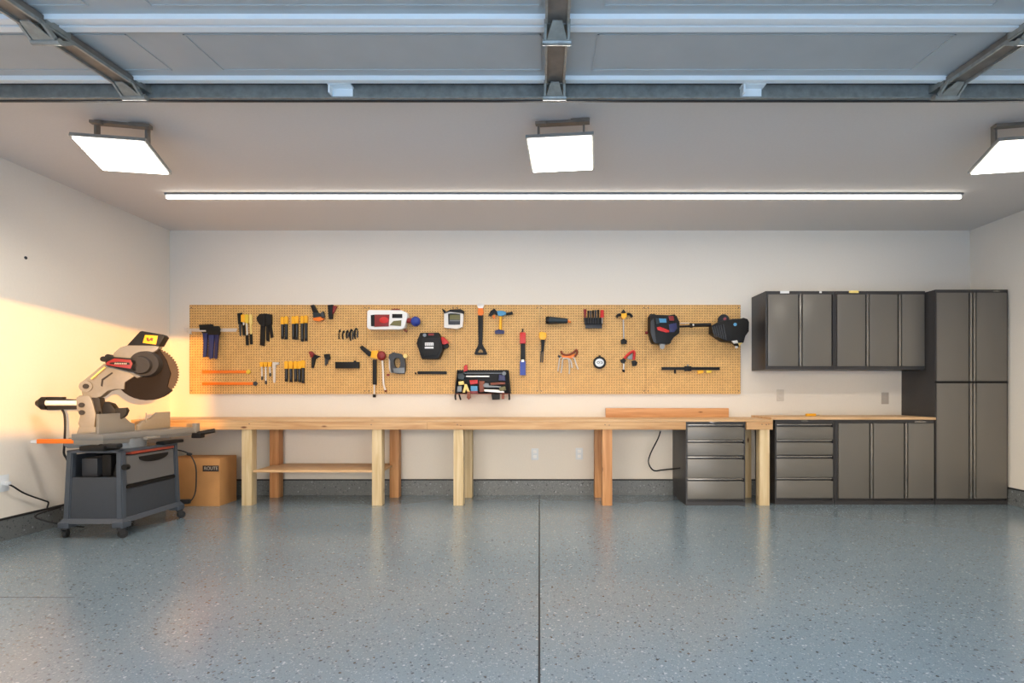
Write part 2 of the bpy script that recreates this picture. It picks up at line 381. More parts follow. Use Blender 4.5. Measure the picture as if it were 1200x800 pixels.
# ------------------------------------------------------------------ lights
t = thing('strip_light', 'long slim white led strip light running across the ceiling', 'light', (.165, -.98, ZC-.045))
link('housing', MB().box(-3.07, 3.40, -1.005, -.955, ZC-.016, ZC, .003), 'castd', t)
dm = MB()
for k in range(5):
    x0 = -3.065+k*1.292
    dm.box(x0, x0+1.288, -.995, -.965, ZC-.043, ZC-.015, .007)
link('diffuser', dm, 'glow', t)
for i in range(5):
    la = bpy.data.lights.new('strip_lamp', 'AREA'); la.shape = 'RECTANGLE'; la.size = 1.28; la.size_y = .05; la.energy = STRIP_W/5; la.color = (1, .93, .84)
    lo = bpy.data.objects.new('strip_lamp', la); COL.objects.link(lo); lo.parent = t; lo.location = (-3.23+.645+i*1.292+.0-.0, 0, -.004)
def flood(cx, cy, yaw, label):
    t = thing('flood_light', label, 'light', (cx, cy, ZC-.2), 'square flood lights hung from the ceiling')
    o = Vector((cx, cy, 0)); rz = Matrix.Rotation(yaw, 3, 'Z'); tilt = Matrix.Rotation(R(-15), 3, 'X')
    cz = 2.446
    def W(v, tl=True):
        v = Vector(v); v = tilt @ v if tl else v
        return rz @ v + Vector((cx, cy, cz))
    def obox(mb, x0, x1, y0, y1, z0, z1, tl=True):
        mb.prism([W((x0, y0, z0), tl), W((x1, y0, z0), tl), W((x1, y1, z0), tl), W((x0, y1, z0), tl)], W((0, 0, z1), tl)-W((0, 0, z0), tl)); return mb
    link('frame', obox(MB(), -.195, .195, -.15, .15, 0, .022), 'cast', t)
    link('diffuser', obox(MB(), -.182, .182, -.140, .140, -.007, .0), 'flood', t)
    fin = MB()
    obox(fin, -.11, .11, -.07, .07, .022, .05)
    for k in range(7): obox(fin, -.105+k*.032, -.095+k*.032, -.07, .07, .05, .07)
    link('heat_sink', fin, 'dark', t)
    br = MB()
    zt = ZC-cz
    for sx in (-1, 1):
        obox(br, sx*.135-.006, sx*.135+.006, -.02, .02, .015, zt-.012, False)
    obox(br, -.14, .14, -.022, .022, zt-.016, zt, False)
    obox(br, -.15, -.09, -.05, -.02, zt-.03, zt-.014, False); obox(br, .06, .17, -.055, -.015, zt-.034, zt-.012, False)
    link('bracket', br, 'galvd', t)
    la = bpy.data.lights.new('flood_lamp', 'AREA'); la.shape = 'RECTANGLE'; la.size = .36; la.size_y = .28; la.energy = FLOOD_W; la.color = (1, .95, .88)
    lo = bpy.data.objects.new('flood_lamp', la); COL.objects.link(lo); lo.parent = t
    pos = W((0, 0, -.012)); lo.location = pos-t.location; lo.rotation_euler = (rz @ tilt).to_euler()
    return t
flood(.105, -2.12, R(-6), 'white square flood light hung at the middle of the ceiling')
flood(-2.53, -2.10, R(10), 'white square flood light hung near the left wall')
flood(2.86, -2.10, R(-10), 'white square flood light hung at the right, cut by the frame')

# ------------------------------------------------------------------ pegboard
YP = -.018
pg_edges = [222, 430, 533.3, 632, 757, 868]
pos_words = ['bearing the blue clamps and the yellow-capped tools', 'behind the white and red power tool', 'behind the D-handled scraper', 'behind the round dial and the driver rack', 'behind the two bulky black power tools']
for i in range(5):
    a = at(pg_edges[i], 357, YP); b = at(pg_edges[i+1], 461.5, YP)
    g = .0012
    t = thing('pegboard', 'tan perforated pegboard sheet '+pos_words[i], 'pegboard', ((a.x+b.x)/2, 0, b.z), 'pegboard sheets on the back wall')
    link('board', MB().box(a.x+g, b.x-g, YP, -.0005, b.z, a.z), 'peg', t)
    for sx in (a.x+.02, b.x-.02):
        for sz in (b.z+.03, a.z-.03):
            link('screw', MB().cyl((sx, YP-.003, sz), (sx, YP+.001, sz), .006, n=10), 'dark', t)

# ---- small tool kit for hanging tools: shapes in photo pixels at their own depth, with real thickness
YB = YP-.0005
def plate(mb, pts, th=.02, y=None, bev=.002):
    y0 = YB if y is None else y
    P = [at(px, py, y0-th/2) for px, py in pts]
    P = [Vector((p.x, y0, p.z)) for p in P]
    return mb.prism(P, (0, -th, 0), bev)
def rpl(mb, x0, y0, x1, y1, th=.02, y=None, bev=.002): return plate(mb, [(x0, y0), (x1, y0), (x1, y1), (x0, y1)], th, y, bev)
PXM = .0085
def rod(mb, p, q, r, y=None, r2=None):
    yy = (YB-r*PXM) if y is None else y
    return mb.cyl(at(p[0], p[1], yy), at(q[0], q[1], yy), r*PXM, (r2*PXM if r2 else None), 12)
def curve(mb, pts, r, y=None):
    yy = (YB-r*PXM) if y is None else y
    return mb.tube([at(p[0], p[1], yy) for p in pts], r*PXM)
def hang(name, label, cat, px, py, group=None):
    p = at(px, py, YB); return thing(name, label, cat, (p.x, YB, p.z), group)
def ell(cx, cy, rx, ry, n=20, a0=0, a1=360):
    return [(cx+rx*math.cos(R(a0+(a1-a0)*i/n)), cy+ry*math.sin(R(a0+(a1-a0)*i/n))) for i in range(n)]

# bar clamps
def bar_clamp(x0, y0, xr, hx, label):
    t = hang('bar_clamp', label, 'clamp', hx, y0, 'blue bar clamps at the left end of the pegboard')
    dy = y0-386; yd = YB-.012-(.03 if y0 > 386.5 else 0)
    link('bar', rpl(MB(), x0, y0-.7, xr, y0+.9, .008, yd, .001), 'steelp', t)
    link('fixed_jaw', plate(MB(), [(x0-2, y0-2), (x0+2, y0-1), (x0+2, y0+4), (x0-1, y0+3)], .02, yd+.006), 'steelp', t)
    link('head', plate(MB(), [(hx-9, y0-5), (hx+6, y0-5.5), (hx+8, y0), (hx+6, y0+5), (hx-5, y0+5), (hx-8, y0+1)], .03, yd+.010), 'black', t)
    link('trigger', plate(MB(), [(hx-5, y0+4), (hx+1, y0+4), (hx, y0+15), (hx-1, y0+32), (hx-4.5, y0+33), (hx-4, y0+16)], .02, yd+.004), 'blued', t)
    link('grip', plate(MB(), [(hx+2, y0+4), (hx+6, y0+4), (hx+5, y0+16), (hx+3.5, y0+33), (hx+1, y0+32), (hx+2, y0+16)], .022, yd+.004), 'navy', t)
    return t
bar_clamp(218, 385.5, 278, 243, 'steel bar clamp with blue handle, rearmost of the left pair')
bar_clamp(222, 387.5, 277, 250.5, 'steel bar clamp with blue handle overlapping its rear twin')

# file, drivers with yellow handles, black pliers
t = hang('rasp', 'slim black rasp hanging left of the yellow-handled drivers', 'file', 281, 380)
link('grip', plate(MB(), [(278.5, 367), (283.5, 366.5), (284, 380), (279.5, 380)], .02), 'black', t)
link('blade', plate(MB(), [(280, 380), (283, 380), (282.3, 393.5), (281, 393.5)], .01), 'dark', t)
def yel_driver(x, m, xw, tip, label, y0=368, y1=379, shm='steelp', gr='yellow handled drivers beside the black rasp'):
    t = hang('screwdriver', label, 'screwdriver', x, y0, gr)
    link('handle', plate(MB(), [(x-xw, y0+1), (x, y0), (x+xw, y0+1), (x+xw, y1-1), (x+1, y1), (x-xw, y1-1)], .022, None, .004), m, t)
    link('shank', rod(MB(), (x, y1-1), (x+.4, tip-12), .9, YB-.010), shm, t)
    link('sheath', plate(MB(), [(x-1.4, tip-13), (x+1.6, tip-13), (x+2, tip), (x-.9, tip)], .014), 'black', t)
yel_driver(285.4, 'yellow', 2.6, 393, 'short amber-handled driver hanging next to the black rasp', 368, 378)
yel_driver(289.3, 'lime', 2.0, 404.5, 'driver with yellow handle, steel shank and long black tip')
yel_driver(294, 'yel2', 1.8, 403.5, 'driver with pale yellow shaft, right of the steel-shanked one', 368, 380, 'yel2')
def pliers(x, h0, legs, label, gm='black'):
    t = hang('pliers', label, 'pliers', x, h0, 'black tools clustered right of the yellow drivers')
    link('head', plate(MB(), legs[0], .03, None, .003), 'black', t)
    for a in legs[1:]: link('handle', plate(MB(), a, .02, None, .002), gm, t)
pliers(308, 368, [[(301.5, 372), (305, 368), (311.5, 367.5), (311.5, 382), (305.5, 381), (302, 376)], [(305.8, 380), (310.6, 380), (310, 405.5), (305, 404.5)]], 'large black pliers with long wide handle')
pliers(315, 368, [[(311.6, 367.5), (318.6, 368.5), (318.8, 380), (312, 382)], [(312.2, 381), (315.2, 380), (315.5, 400), (312.2, 399)], [(315.4, 380), (318, 379), (320.2, 395), (317.6, 396)]], 'shorter black pliers with two splayed handles')
# upper row of yellow topped clamps with black prongs
def prong_tool(x, y0, y1, label, xs=(-2, 2), tw=3.2, group=None, ht=9):
    t = hang('nut_driver', label, 'nut driver', x, y0, group)
    link('cap', plate(MB(), [(x-tw, y0+1.5), (x-tw+1, y0), (x+tw-1, y0), (x+tw, y0+1.5), (x+tw*.9, y0+ht), (x-tw*.9, y0+ht)], .024, None, .004), 'yellow', t)
    link('shaft', rod(MB(), (x, y0+ht-1), (x, y1-3), 1.2, YB-.012), 'dark', t)
    link('grip', plate(MB(), [(x-1.5, y0+ht), (x+1.5, y0+ht), (x+1.5, y1), (x-1.5, y1)], .02, None, .003), 'black', t)
gu = 'yellow capped black drivers, upper row'
nmu = ['first from the left', 'second from the left', 'third from the left', 'fourth from the left', 'fifth from the left', 'last on the right']
for i, (x, y0, y1) in enumerate(((331.2, 371, 397), (335.6, 370.5, 397.5), (344, 370.5, 397.5), (348, 370, 398), (354.3, 370, 400), (358.7, 369.5, 399.5))):
    prong_tool(x, y0, y1, 'black driver with yellow cap in upper row, '+nmu[i], tw=2.1, group=gu)
gl = 'yellow capped black drivers, lower row'
for i, (x, y0, y1) in enumerate(((335.8, 423, 447), (341, 423, 447.5), (346.5, 423, 447), (351, 423, 447.5), (355.2, 422, 449))):
    prong_tool(x, y0, y1, 'black driver with yellow cap in lower row, '+(nmu[i] if i < 4 else 'last on the right'), tw=2.3, group=gl)
# short yellow topped steel tools
for i, (x, y1, n) in enumerate(((306.8, 445, 'first from the left'), (311.3, 450, 'middle one, the longest'), (316.3, 441, 'third and shortest'))):
    t = hang('hex_driver', 'small steel driver with yellow head under the black pliers, '+n, 'driver', x, 424, 'small steel drivers with yellow heads')
    link('head', plate(MB(), [(x-2.2, 424), (x+2.2, 424), (x+1.8, 429.5), (x-1.6, 430)], .02), 'yellow', t)
    link('shank', rod(MB(), (x, 429), (x+.3, y1), .8, YB-.01), 'steelp', t)
    link('tip', rod(MB(), (x+.3, y1-4), (x+.3, y1), 1.0, YB-.01), 'dark', t)
t = hang('wrench', 'silver adjustable wrench hanging between steel drivers and yellow caps', 'wrench', 322, 424)
link('jaw', plate(MB(), [(319.5, 424), (327, 424.5), (327, 427), (323.5, 427.5), (323.5, 431), (319.5, 431)], .014), 'steelp', t)
link('handle', plate(MB(), [(320, 431), (323, 431), (322.8, 447), (321.5, 449), (320.3, 447)], .01), 'steelp', t)
# orange sticks
for (x1, y, lab) in ((289, 435.5, 'orange straight stick with grey end, the upper one'), (297, 449.3, 'longer orange straight stick, the lower one')):
    t = hang('measuring_stick', lab+', left on pegboard', 'stick', 260, y, 'orange sticks on the pegboard')
    link('stick', rpl(MB(), 237, y-1.7, x1, y+1.7, .012), 'orange', t)
    link('end_cap', plate(MB(), [(x1, y-2), (x1+3, y-2.6), (x1+5, y), (x1+3, y+2.6), (x1, y+2)], .016), 'dark' if x1 > 290 else 'lime', t)
# spring clamps
def sclamp(label, px, py, parts, group='spring clamps near the pegboard top left'):
    t = hang('spring_clamp', label, 'clamp', px, py, group)
    for nm, m_, pts, th in parts: link(nm, plate(MB(), pts, th, None, .002), m_, t)
sclamp('black and orange spring clamp at the top edge, wide open', 372, 366, (
    ('handle', 'black', [(364.5, 358), (368, 357), (373, 366), (370, 370), (366.5, 364)], .03), ('handle', 'dark', [(377, 366), (379.5, 365), (380.8, 371), (378.5, 374), (375, 370)], .03),
    ('jaw', 'teal', [(367.5, 366), (375, 367), (377, 371), (368, 372.5)], .035), ('jaw', 'orange', [(367.5, 371.5), (379.5, 371), (379.5, 374.5), (374, 376.5), (368, 375.5)], .03)))
sclamp('narrow black and red spring clamp at the top edge', 389, 366, (
    ('handle', 'black', [(384.5, 357.5), (390.5, 357), (389.8, 373.5), (386, 374)], .03), ('handle', 'redd', [(391, 358), (395.3, 359), (392.5, 364), (390.5, 368), (390, 362)], .025)))
sclamp('red and black spring clamp with splayed red handle, mid pegboard', 368, 420, (
    ('handle', 'redd', [(362, 412), (365, 411.5), (370, 415.5), (367, 419.5), (364.5, 418.5)], .025), ('handle', 'black', [(368, 415), (375.5, 417.3), (370.5, 420), (366, 420)], .025),
    ('jaw', 'black', [(365.5, 419), (370, 419.5), (367.5, 431), (365.3, 431)], .025)), 'spring clamps lower row')
sclamp('tiny black spring clamp left of the flat black block top', 383, 420, (
    ('handle', 'black', [(380, 415), (386, 414.5), (387.2, 420), (385, 422), (380.5, 419)], .025), ('jaw', 'dark', [(380.8, 419), (383, 420), (382.4, 428.5), (381, 428)], .02),
    ('jaw', 'dark', [(383.2, 420), (385, 421), (384.2, 426.5), (383.3, 426)], .02)), 'spring clamps lower row')
# five small black hooks
for i, (x, y0, y1, n) in enumerate(((398, 386, 397, 'first from the left'), (402.5, 387, 397.5, 'second from the left'), (407, 386.5, 396.5, 'middle one'), (411.5, 385.5, 399, 'fourth from the left'), (417, 384, 397, 'last on the right'))):
    t = hang('hex_key', 'small curved black key in the row of five, '+n, 'hex key', x, y0, 'row of five small black keys')
    hw = (.9, 1.5, 1.5, 2.0, 2.2)[i]
    link('key', plate(MB(), [(x-.6, y0+.5), (x+.8, y0), (x+hw, y0+2), (x+hw*.7, y0+3), (x+.2, y0+1.8), (x-.6, y0+4), (x-.5, y1-2), (x, y1), (x-1.2, y1), (x-hw-.2, y1-4), (x-hw, y0+4)], .016, None, .001), 'black', t)
    if i > 1: link('jaw', plate(MB(), [(x+hw-.6, y0+3), (x+hw+.5, y0+3.5), (x+hw+.4, y1-3), (x+hw-.7, y1-1), (x+hw-1, y1-3)], .014, None, .001), 'dark', t)
# black block
t = hang('sharpening_block', 'flat black oblong block left of the red-headed hammer', 'block', 407, 427)
link('block', rpl(MB(), 393.3, 424, 421, 431.5, .03, None, .003), 'black', t)
link('knob', rod(MB(), (416, 422.5), (416, 425), 1.4, YB-.015), 'black', t)
# white power tool
t = hang('power_tool', 'white power tool with red and dark windows and blue ball', 'power tool', 454, 375)
link('body', plate(MB(), [(432, 365.5), (434, 363.8), (472, 364.2), (478, 367), (479, 370), (475.5, 384), (472, 386.3), (434, 386.5), (431.6, 384)], .09, None, .006), 'white', t)
link('dark_window', plate(MB(), [(434.5, 369), (439, 368.5), (439, 382.5), (434.8, 382)], .003, YB-.090), 'black', t)
link('red_window', plate(MB(), [(439, 368.4), (456.5, 368.4), (455.5, 382.3), (439, 382.8)], .006, YB-.090), 'redd', t)
link('red_drum', MB().ball(at(450, 375, YB-.094), .032, 1.5, .25, 1), 'red', t)
link('upper_window', rpl(MB(), 459.5, 367.8, 471.5, 372.5, .004, YB-.090), 'black', t)
link('lower_window', plate(MB(), [(456.5, 381), (461, 376), (470.5, 375), (470, 382)], .004, YB-.090), 'olive', t)
link('top_grip', plate(MB(), [(458, 363.8), (461, 362), (468, 362), (471, 364.2)], .05, YB-.02), 'brown', t)
link('neck', rod(MB(), (475, 375.5), (484, 375.5), 3.0, YB-.05), 'redd', t)
link('ball_grip', MB().ball(at(487, 376.5, YB-.05), .049), 'blue', t)
link('foot', plate(MB(), [(473, 385.5), (478, 387), (476.5, 389.5), (474, 388)], .02, YB-.02), 'brown', t)
# black octagonal case with white lettering
t = hang('hose_reel', 'bulky black eight-sided reel with white lettering and red catch', 'reel', 505, 405)
link('case', plate(MB(), [(490.5, 398), (493.5, 390.3), (514.5, 390), (517, 395), (520, 409), (516, 419), (513, 421), (495, 420.5), (491.5, 409), (489.2, 403)], .10, None, .012), 'black', t)
link('face', plate(MB(), [(495, 396), (514, 396), (516, 409), (512, 417), (497, 416.5), (494.5, 407)], .008, YB-.098), 'rubber', t)
lt = MB()
for k in range(6): rpl(lt, 498.0+k*1.75, 401.3, 499.3+k*1.75, 405.0, .003, YB-.107, .0003)
rpl(lt, 498, 401.2, 507.5, 401.9, .002, YB-.107, .0003); rpl(lt, 497.8, 406.1, 508, 408.3, .003, YB-.107, .0003)
link('white_lettering', lt, 'white', t)
link('round_button', MB().cyl(at(497.6, 392.6, YB-.09), at(497.6, 392.6, YB-.112), .017), 'castd', t)
link('red_slot', rpl(MB(), 502, 390.6, 508.5, 393, .006, YB-.099), 'redd', t)
link('red_catch', plate(MB(), [(517, 395.5), (520.5, 395), (524, 398.5), (526.5, 402), (521, 403.8), (518, 403)], .05, YB-.02), 'red', t)
link('nozzle', plate(MB(), [(518.5, 402.5), (525, 403), (526, 405), (524.5, 408), (520, 408.5)], .04, YB-.02), 'black', t)
# hammer tool and pull rod
t = hang('caulking_gun', 'black rod tool with yellow block, red knob and angled grip', 'caulking gun', 440, 420)
link('grip', plate(MB(), [(422, 406.5), (424.5, 404.8), (434.5, 412), (434.8, 416), (432.5, 417.5), (423.5, 409.5)], .03, None, .004), 'black', t)
link('yellow_block', plate(MB(), [(436, 411), (443.5, 410.5), (443.5, 420.5), (435, 419)], .04, None, .004), 'yellow', t)
link('red_knob', MB().ball(at(447, 416.8, YB-.03), .045, 1, .6, 1.05), 'redd', t)
link('barrel', rpl(MB(), 437, 421.5, 441.2, 450.5, .028, None, .004), 'black', t)
link('rod', rod(MB(), (438.6, 450), (438.6, 463), .9, YB-.014), 'steelp', t)
link('tip', rod(MB(), (438.6, 462), (438.6, 465.5), 1.8, YB-.016), 'black', t)
link('lever', curve(MB(), [(448, 422), (449, 436), (449.5, 449), (451.5, 457)], 1.2, YB-.02), 'steelp', t)
link('lever_tip', MB().ball(at(452, 457.8, YB-.02), .012), 'brown', t)
# hacksaw (dark ring)
t = hang('jigsaw', 'dark ring-handled saw with yellow knob and steel side strip', 'saw', 466, 425)
def ring_plate(mb, outer, inner, th, y):
    O = [at(a, b, y-th/2) for a, b in outer]; I = [at(a, b, y-th/2) for a, b in inner]; n = len(O)
    vs = [[mb.bm.verts.new((p.x, yy, p.z)) for p in L] for L in (O, I) for yy in (y, y-th)]
    of, ob, inf, inb = vs[1], vs[0], vs[3], vs[2]
    for i in range(n):
        j = (i+1) % n
        mb.bm.faces.new((of[i], of[j], inf[j], inf[i])); mb.bm.faces.new((ob[j], ob[i], inb[i], inb[j]))
        mb.bm.faces.new((ob[i], ob[j], of[j], of[i])); mb.bm.faces.new((inf[i], inf[j], inb[j], inb[i]))
    return mb
outer = [(456, 419), (457, 415.5), (461.5, 412.8), (470, 414.5), (474, 419), (475.3, 426), (475.2, 434), (473.5, 438), (466, 438), (459.5, 436.5), (458.5, 430), (458.3, 423)]
inner = [(462.4, 422.6), (462.9, 421), (464.5, 419.4), (467.8, 419.2), (469.3, 421.3), (470, 425), (469.8, 428.5), (468.8, 430.6), (466.5, 431.2), (464.2, 430.6), (462.9, 428.4), (462.3, 425)]
link('body', ring_plate(MB(), outer, inner, .05, YB), 'dark', t)
link('blue_base', plate(MB(), [(460.5, 431.5), (474, 430.5), (474.5, 437), (462, 436.8)], .006, YB-.05), 'castd', t)
link('side_strip', curve(MB(), [(456.5, 420), (456.8, 432), (459, 437)], .9, YB-.02), 'steelp', t)
link('yellow_knob', MB().cyl(at(475, 417, YB-.01), at(475, 417, YB-.04), .022), 'yel2', t)
link('red_tip', rpl(MB(), 453.3, 438, 456.3, 440.5, .012, YB, .001), 'redd', t)
# black pry bar
t = hang('pry_bar', 'thin black bar with a round left end, below the black reel', 'bar', 505, 436.5)
link('bar', rpl(MB(), 489.5, 434.8, 523.5, 438.3, .014, None, .003), 'black', t)
link('round_end', MB().ball(at(487, 437.3, YB-.008), .009), 'black', t)
# block sander
t = hang('finishing_sander', 'small silver framed sander with a dark window', 'sander', 532, 374)
link('frame', ring_plate(MB(), [(521, 366), (526, 365), (538, 365), (543.3, 366.5), (543.3, 374), (542.5, 383), (536, 385.5), (521, 384)], [(525.5, 368), (528, 367.3), (534, 367.3), (539.8, 368), (539.8, 374), (539.6, 380.7), (532, 380.9), (525.8, 380.6)], .05, YB), 'steelp', t)
link('window', plate(MB(), [(525, 367), (540, 367), (540, 381), (525, 381)], .03, YB), 'dark', t)
link('screen', rpl(MB(), 527, 368.5, 539, 374.5, .004, YB-.03, .001), 'olive', t)
link('screen_line', rpl(MB(), 527, 375, 539, 376.2, .004, YB-.03, .0005), 'castd', t)
link('top_grip', plate(MB(), [(518, 362), (521, 363), (523, 366), (528, 363), (540, 362.5), (544, 364.5), (543.5, 368), (540.5, 367), (527, 365.5), (521, 367.5)], .05, YB-.012, .003), 'black', t)
# D-handled scraper
t = hang('scraper', 'black D-handled scraper with orange neck and silver blade above', 'scraper', 563, 385)
link('blade', plate(MB(), [(558.8, 357.3), (560, 355.5), (566, 355.5), (567.5, 357.3), (566, 361), (560.5, 361)], .006, YB-.012), 'steelp', t)
link('neck', plate(MB(), [(560.5, 361), (566, 361), (567, 366.5), (565, 369.5), (561, 369.5), (560, 366.5)], .014, YB-.006), 'orange', t)
link('shaft', plate(MB(), [(560.2, 369.5), (566.2, 369.5), (565.2, 405), (561, 405)], .03, None, .006), 'black', t)
link('handle', ring_plate(MB(), [(561, 403), (565.3, 403), (568, 408), (571, 414), (570, 415.6), (563, 415.8), (556.8, 415.6), (556, 413.8), (558.6, 408)], [(562.6, 408.5), (563.6, 408.5), (565.3, 410.5), (566.7, 412.4), (566, 413.0), (563, 413.1), (560.2, 413), (559.6, 412.3), (561.2, 410.2)], .022, YB), 'black', t)
# blue and yellow clamp
t = hang('ratchet_clamp', 'blue clamp with yellow post and navy foot', 'clamp', 586, 375)
link('head', plate(MB(), [(582.5, 364.5), (588, 364), (593, 365.5), (593, 368.5), (588, 370.5), (583.5, 370)], .035, None, .003), 'cyan', t)
link('lever', plate(MB(), [(572.5, 369.5), (575, 364.5), (579.5, 361.5), (583, 365.5), (582.5, 369.5), (579, 367), (575, 370.8)], .025, None, .002), 'black', t)
link('orange_trigger', plate(MB(), [(577, 369.5), (579.8, 369), (580.5, 372.5), (578.5, 373.8)], .016), 'orange', t)
link('arm', plate(MB(), [(593, 366.5), (600.5, 365), (601.3, 368.3), (593, 369.5)], .02), 'black', t)
link('post', rod(MB(), (586.8, 370), (586.2, 387), 1.7, YB-.014), 'yellow', t)
link('foot', plate(MB(), [(579.8, 387.5), (585, 386), (591.2, 387.3), (590.5, 391), (580.5, 391.3)], .03), 'navy', t)
# red, black and blue torch
t = hang('hand_saw', 'upright narrow tool, red on top, black middle, blue end', 'hand saw', 612.5, 412)
link('red_end', rpl(MB(), 609.3, 389.5, 616, 402.5, .03, None, .006), 'red', t)
link('black_middle', rpl(MB(), 610, 402.5, 615.6, 423, .022, None, .004), 'black', t)
link('blue_end', rpl(MB(), 609.4, 423, 616, 439.5, .026, None, .004), 'blue', t)
link('collar', rpl(MB(), 611, 421.3, 614.2, 424, .03, None, .001), 'steelp', t)
link('pin', rod(MB(), (612.5, 385), (612.5, 389), .7), 'trim', t)
# yellow capped putty knife
t = hang('trowel', 'black pronged hand tool with a wide yellow cap', 'hand tool', 635.5, 405)
link('yellow_cap', plate(MB(), [(632, 389.5), (635, 388.6), (640, 390), (640.5, 395), (638.5, 398), (633, 398), (631.6, 395)], .035, None, .006), 'yellow', t)
link('grip', plate(MB(), [(634, 398), (638.6, 398), (637.3, 412), (634.2, 412)], .026, None, .004), 'black', t)
link('prong', rod(MB(), (634.3, 411), (633.6, 424.5), .75, YB-.008), 'dark', t)
link('prong', rod(MB(), (636.6, 411), (635.8, 424.5), .75, YB-.008), 'dark', t)
# flashlight
t = hang('flashlight', 'dark teal flashlight with small orange tip, lying level', 'flashlight', 655, 375)
link('barrel', MB().cyl(at(643, 375.3, YB-.04), at(665, 375.8, YB-.026), .040, .024, 20), 'teal', t)
link('lens_ring', MB().cyl(at(639.6, 375.2, YB-.04), at(643.4, 375.2, YB-.04), .034, .041, 20), 'black', t)
link('orange_tip', MB().cyl(at(664.6, 375.8, YB-.026), at(669, 377.5, YB-.026), .014, .006, 12), 'orange', t)
# claw tool
t = hang('hand_rake', 'hand rake with brown curved grip and silver tines', 'hand rake', 666, 420)
link('grip', curve(MB(), [(657.5, 411), (659.5, 414.6), (664.5, 415.8), (670.5, 413.8), (676, 409)], 1.3, YB-.014), 'brown', t)
link('grip', curve(MB(), [(676, 410), (676, 414), (673.5, 417.5)], 1.2, YB-.014), 'brown', t)
link('orange_body', plate(MB(), [(659, 416), (669, 416.5), (674, 414), (672, 419.5), (664, 419.5), (658, 418.5)], .012, YB-.004), 'orange', t)
tn = ([(659, 418.5), (656, 420), (654.8, 428), (653.8, 435)], [(663, 419.2), (659.5, 421), (658.5, 430), (657.4, 437)], [(664, 419.2), (666.3, 421), (667.3, 430), (667, 438)], [(670, 418.2), (673, 420), (675.3, 427), (677.5, 432.6)], [(660, 419.2), (666, 420), (669, 423), (670.5, 431)])
for tt in tn: link('tine', curve(MB(), tt, .8, YB-.010), 'steelp', t)
link('tip', rod(MB(), (654, 416.5), (656.5, 418.5), 1.1), 'dark', t)
# driver rack
t = hang('tool_rack', 'small black rack holding a row of small drivers', 'rack', 696, 379)
link('tray', plate(MB(), [(684, 372.5), (706.5, 372.5), (706, 380), (685.3, 380)], .06, None, .004), 'black', t)
link('base', rpl(MB(), 686, 379.5, 705.5, 384.5, .035, None, .003), 'dark', t)
drv = [(685.5, 'redd', 362.5, 'dark red driver at the left end of the small rack'), (689.5, 'black', 364, None), (692.3, 'dark', 364, None), (695.1, 'black', 363.5, None), (697.9, 'dark', 363.5, None), (701, 'black', 363, None), (705.6, 'red', 363.3, 'bright red driver at the right end of the small rack')]
rk = ['first dark driver after the red one, in the small rack', 'second dark driver in the small rack', 'middle driver in the small rack', 'fourth dark driver in the small rack', 'dark driver next to the bright red one in the small rack']
for i, (x, m_, y0, lb) in enumerate(drv):
    lb = lb or rk[i-1]
    d_ = hang('small_driver', lb, 'driver', x, y0, 'drivers in the small black rack')
    link('handle', MB().cyl(at(x, y0, YB-.075), at(x, 372, YB-.075), .011 if m_ not in ('red', 'redd') else .017, .008 if m_ not in ('red',) else .019, 12), m_, d_)
    link('shank', MB().cyl(at(x, 372, YB-.075), at(x, 379, YB-.075), .004), 'steelp' if m_ == 'red' else 'dark', d_)
# dial
t = hang('dial_gauge', 'round dial with black rim and white face', 'gauge', 702.5, 425)
link('rim', plate(MB(), ell(702.6, 424.8, 7.5, 7.3, 24), .03, None, .006), 'black', t)
link('face', plate(MB(), ell(702.6, 424.8, 5.2, 4.8, 20), .003, YB-.030, .0003), 'plate', t)
fm = MB(); curve(fm, [(699.4, 424.3), (701.3, 423.4), (702.8, 424.6), (701, 425.6), (699.4, 424.5)], .28, YB-.034); curve(fm, [(703.6, 423.6), (705.6, 424), (706, 425.3), (704, 425.6)], .28, YB-.034)
link('face_marks', fm, 'dark', t)
link('loop', rod(MB(), (702.6, 416.3), (702.6, 418.5), 1.3), 'black', t)
# T-handled clamp
t = hang('t_handle', 'silver shafted tool with yellow hub, two black wings, black foot', 'hand tool', 730.5, 380)
link('hub', plate(MB(), [(727.5, 367.5), (734, 367), (734.4, 371), (731, 374.6), (728, 372.5)], .04, None, .004), 'yellow', t)
link('wing', curve(MB(), [(728, 368.8), (725, 368.8), (722.3, 371.6)], 1.6, YB-.022), 'black', t)
link('wing', curve(MB(), [(734.5, 368), (738, 368), (741, 371.5)], 1.6, YB-.022), 'black', t)
link('top_knob', plate(MB(), [(727.5, 366.8), (730.3, 362.6), (733.5, 366.4)], .03, None, .002), 'black', t)
link('shaft', rod(MB(), (730.4, 373), (731, 398), .8, YB-.018), 'steel', t)
link('foot', plate(MB(), [(727.2, 398.5), (731, 396.5), (734.6, 399), (734, 403), (728, 402.8)], .04, None, .004), 'black', t)
# red C clamp
t = hang('c_clamp', 'red C clamp with black jaws and silver screw', 'clamp', 736, 422)
link('frame', curve(MB(), [(731, 421), (735.5, 415.5), (741.5, 411.6), (743.5, 413), (742.6, 421.5)], 1.5, YB-.022), 'red', t)
link('web', plate(MB(), [(735, 419), (741, 413.3), (741.5, 421), (736.5, 421)], .01, YB-.012), 'castd', t)
link('jaw', plate(MB(), [(727, 421.5), (731, 419.3), (733.6, 422.5), (731.5, 426), (728, 425)], .035, None, .003), 'black', t)
link('jaw', plate(MB(), [(740, 423), (744.3, 422), (746.8, 425), (745.4, 428.6), (741, 429)], .035, None, .003), 'black', t)
link('screw', rod(MB(), (731, 424), (730.8, 433), .9, YB-.018), 'steel', t)
link('screw_knob', MB().ball(at(730.8, 434.3, YB-.018), .014), 'black', t)
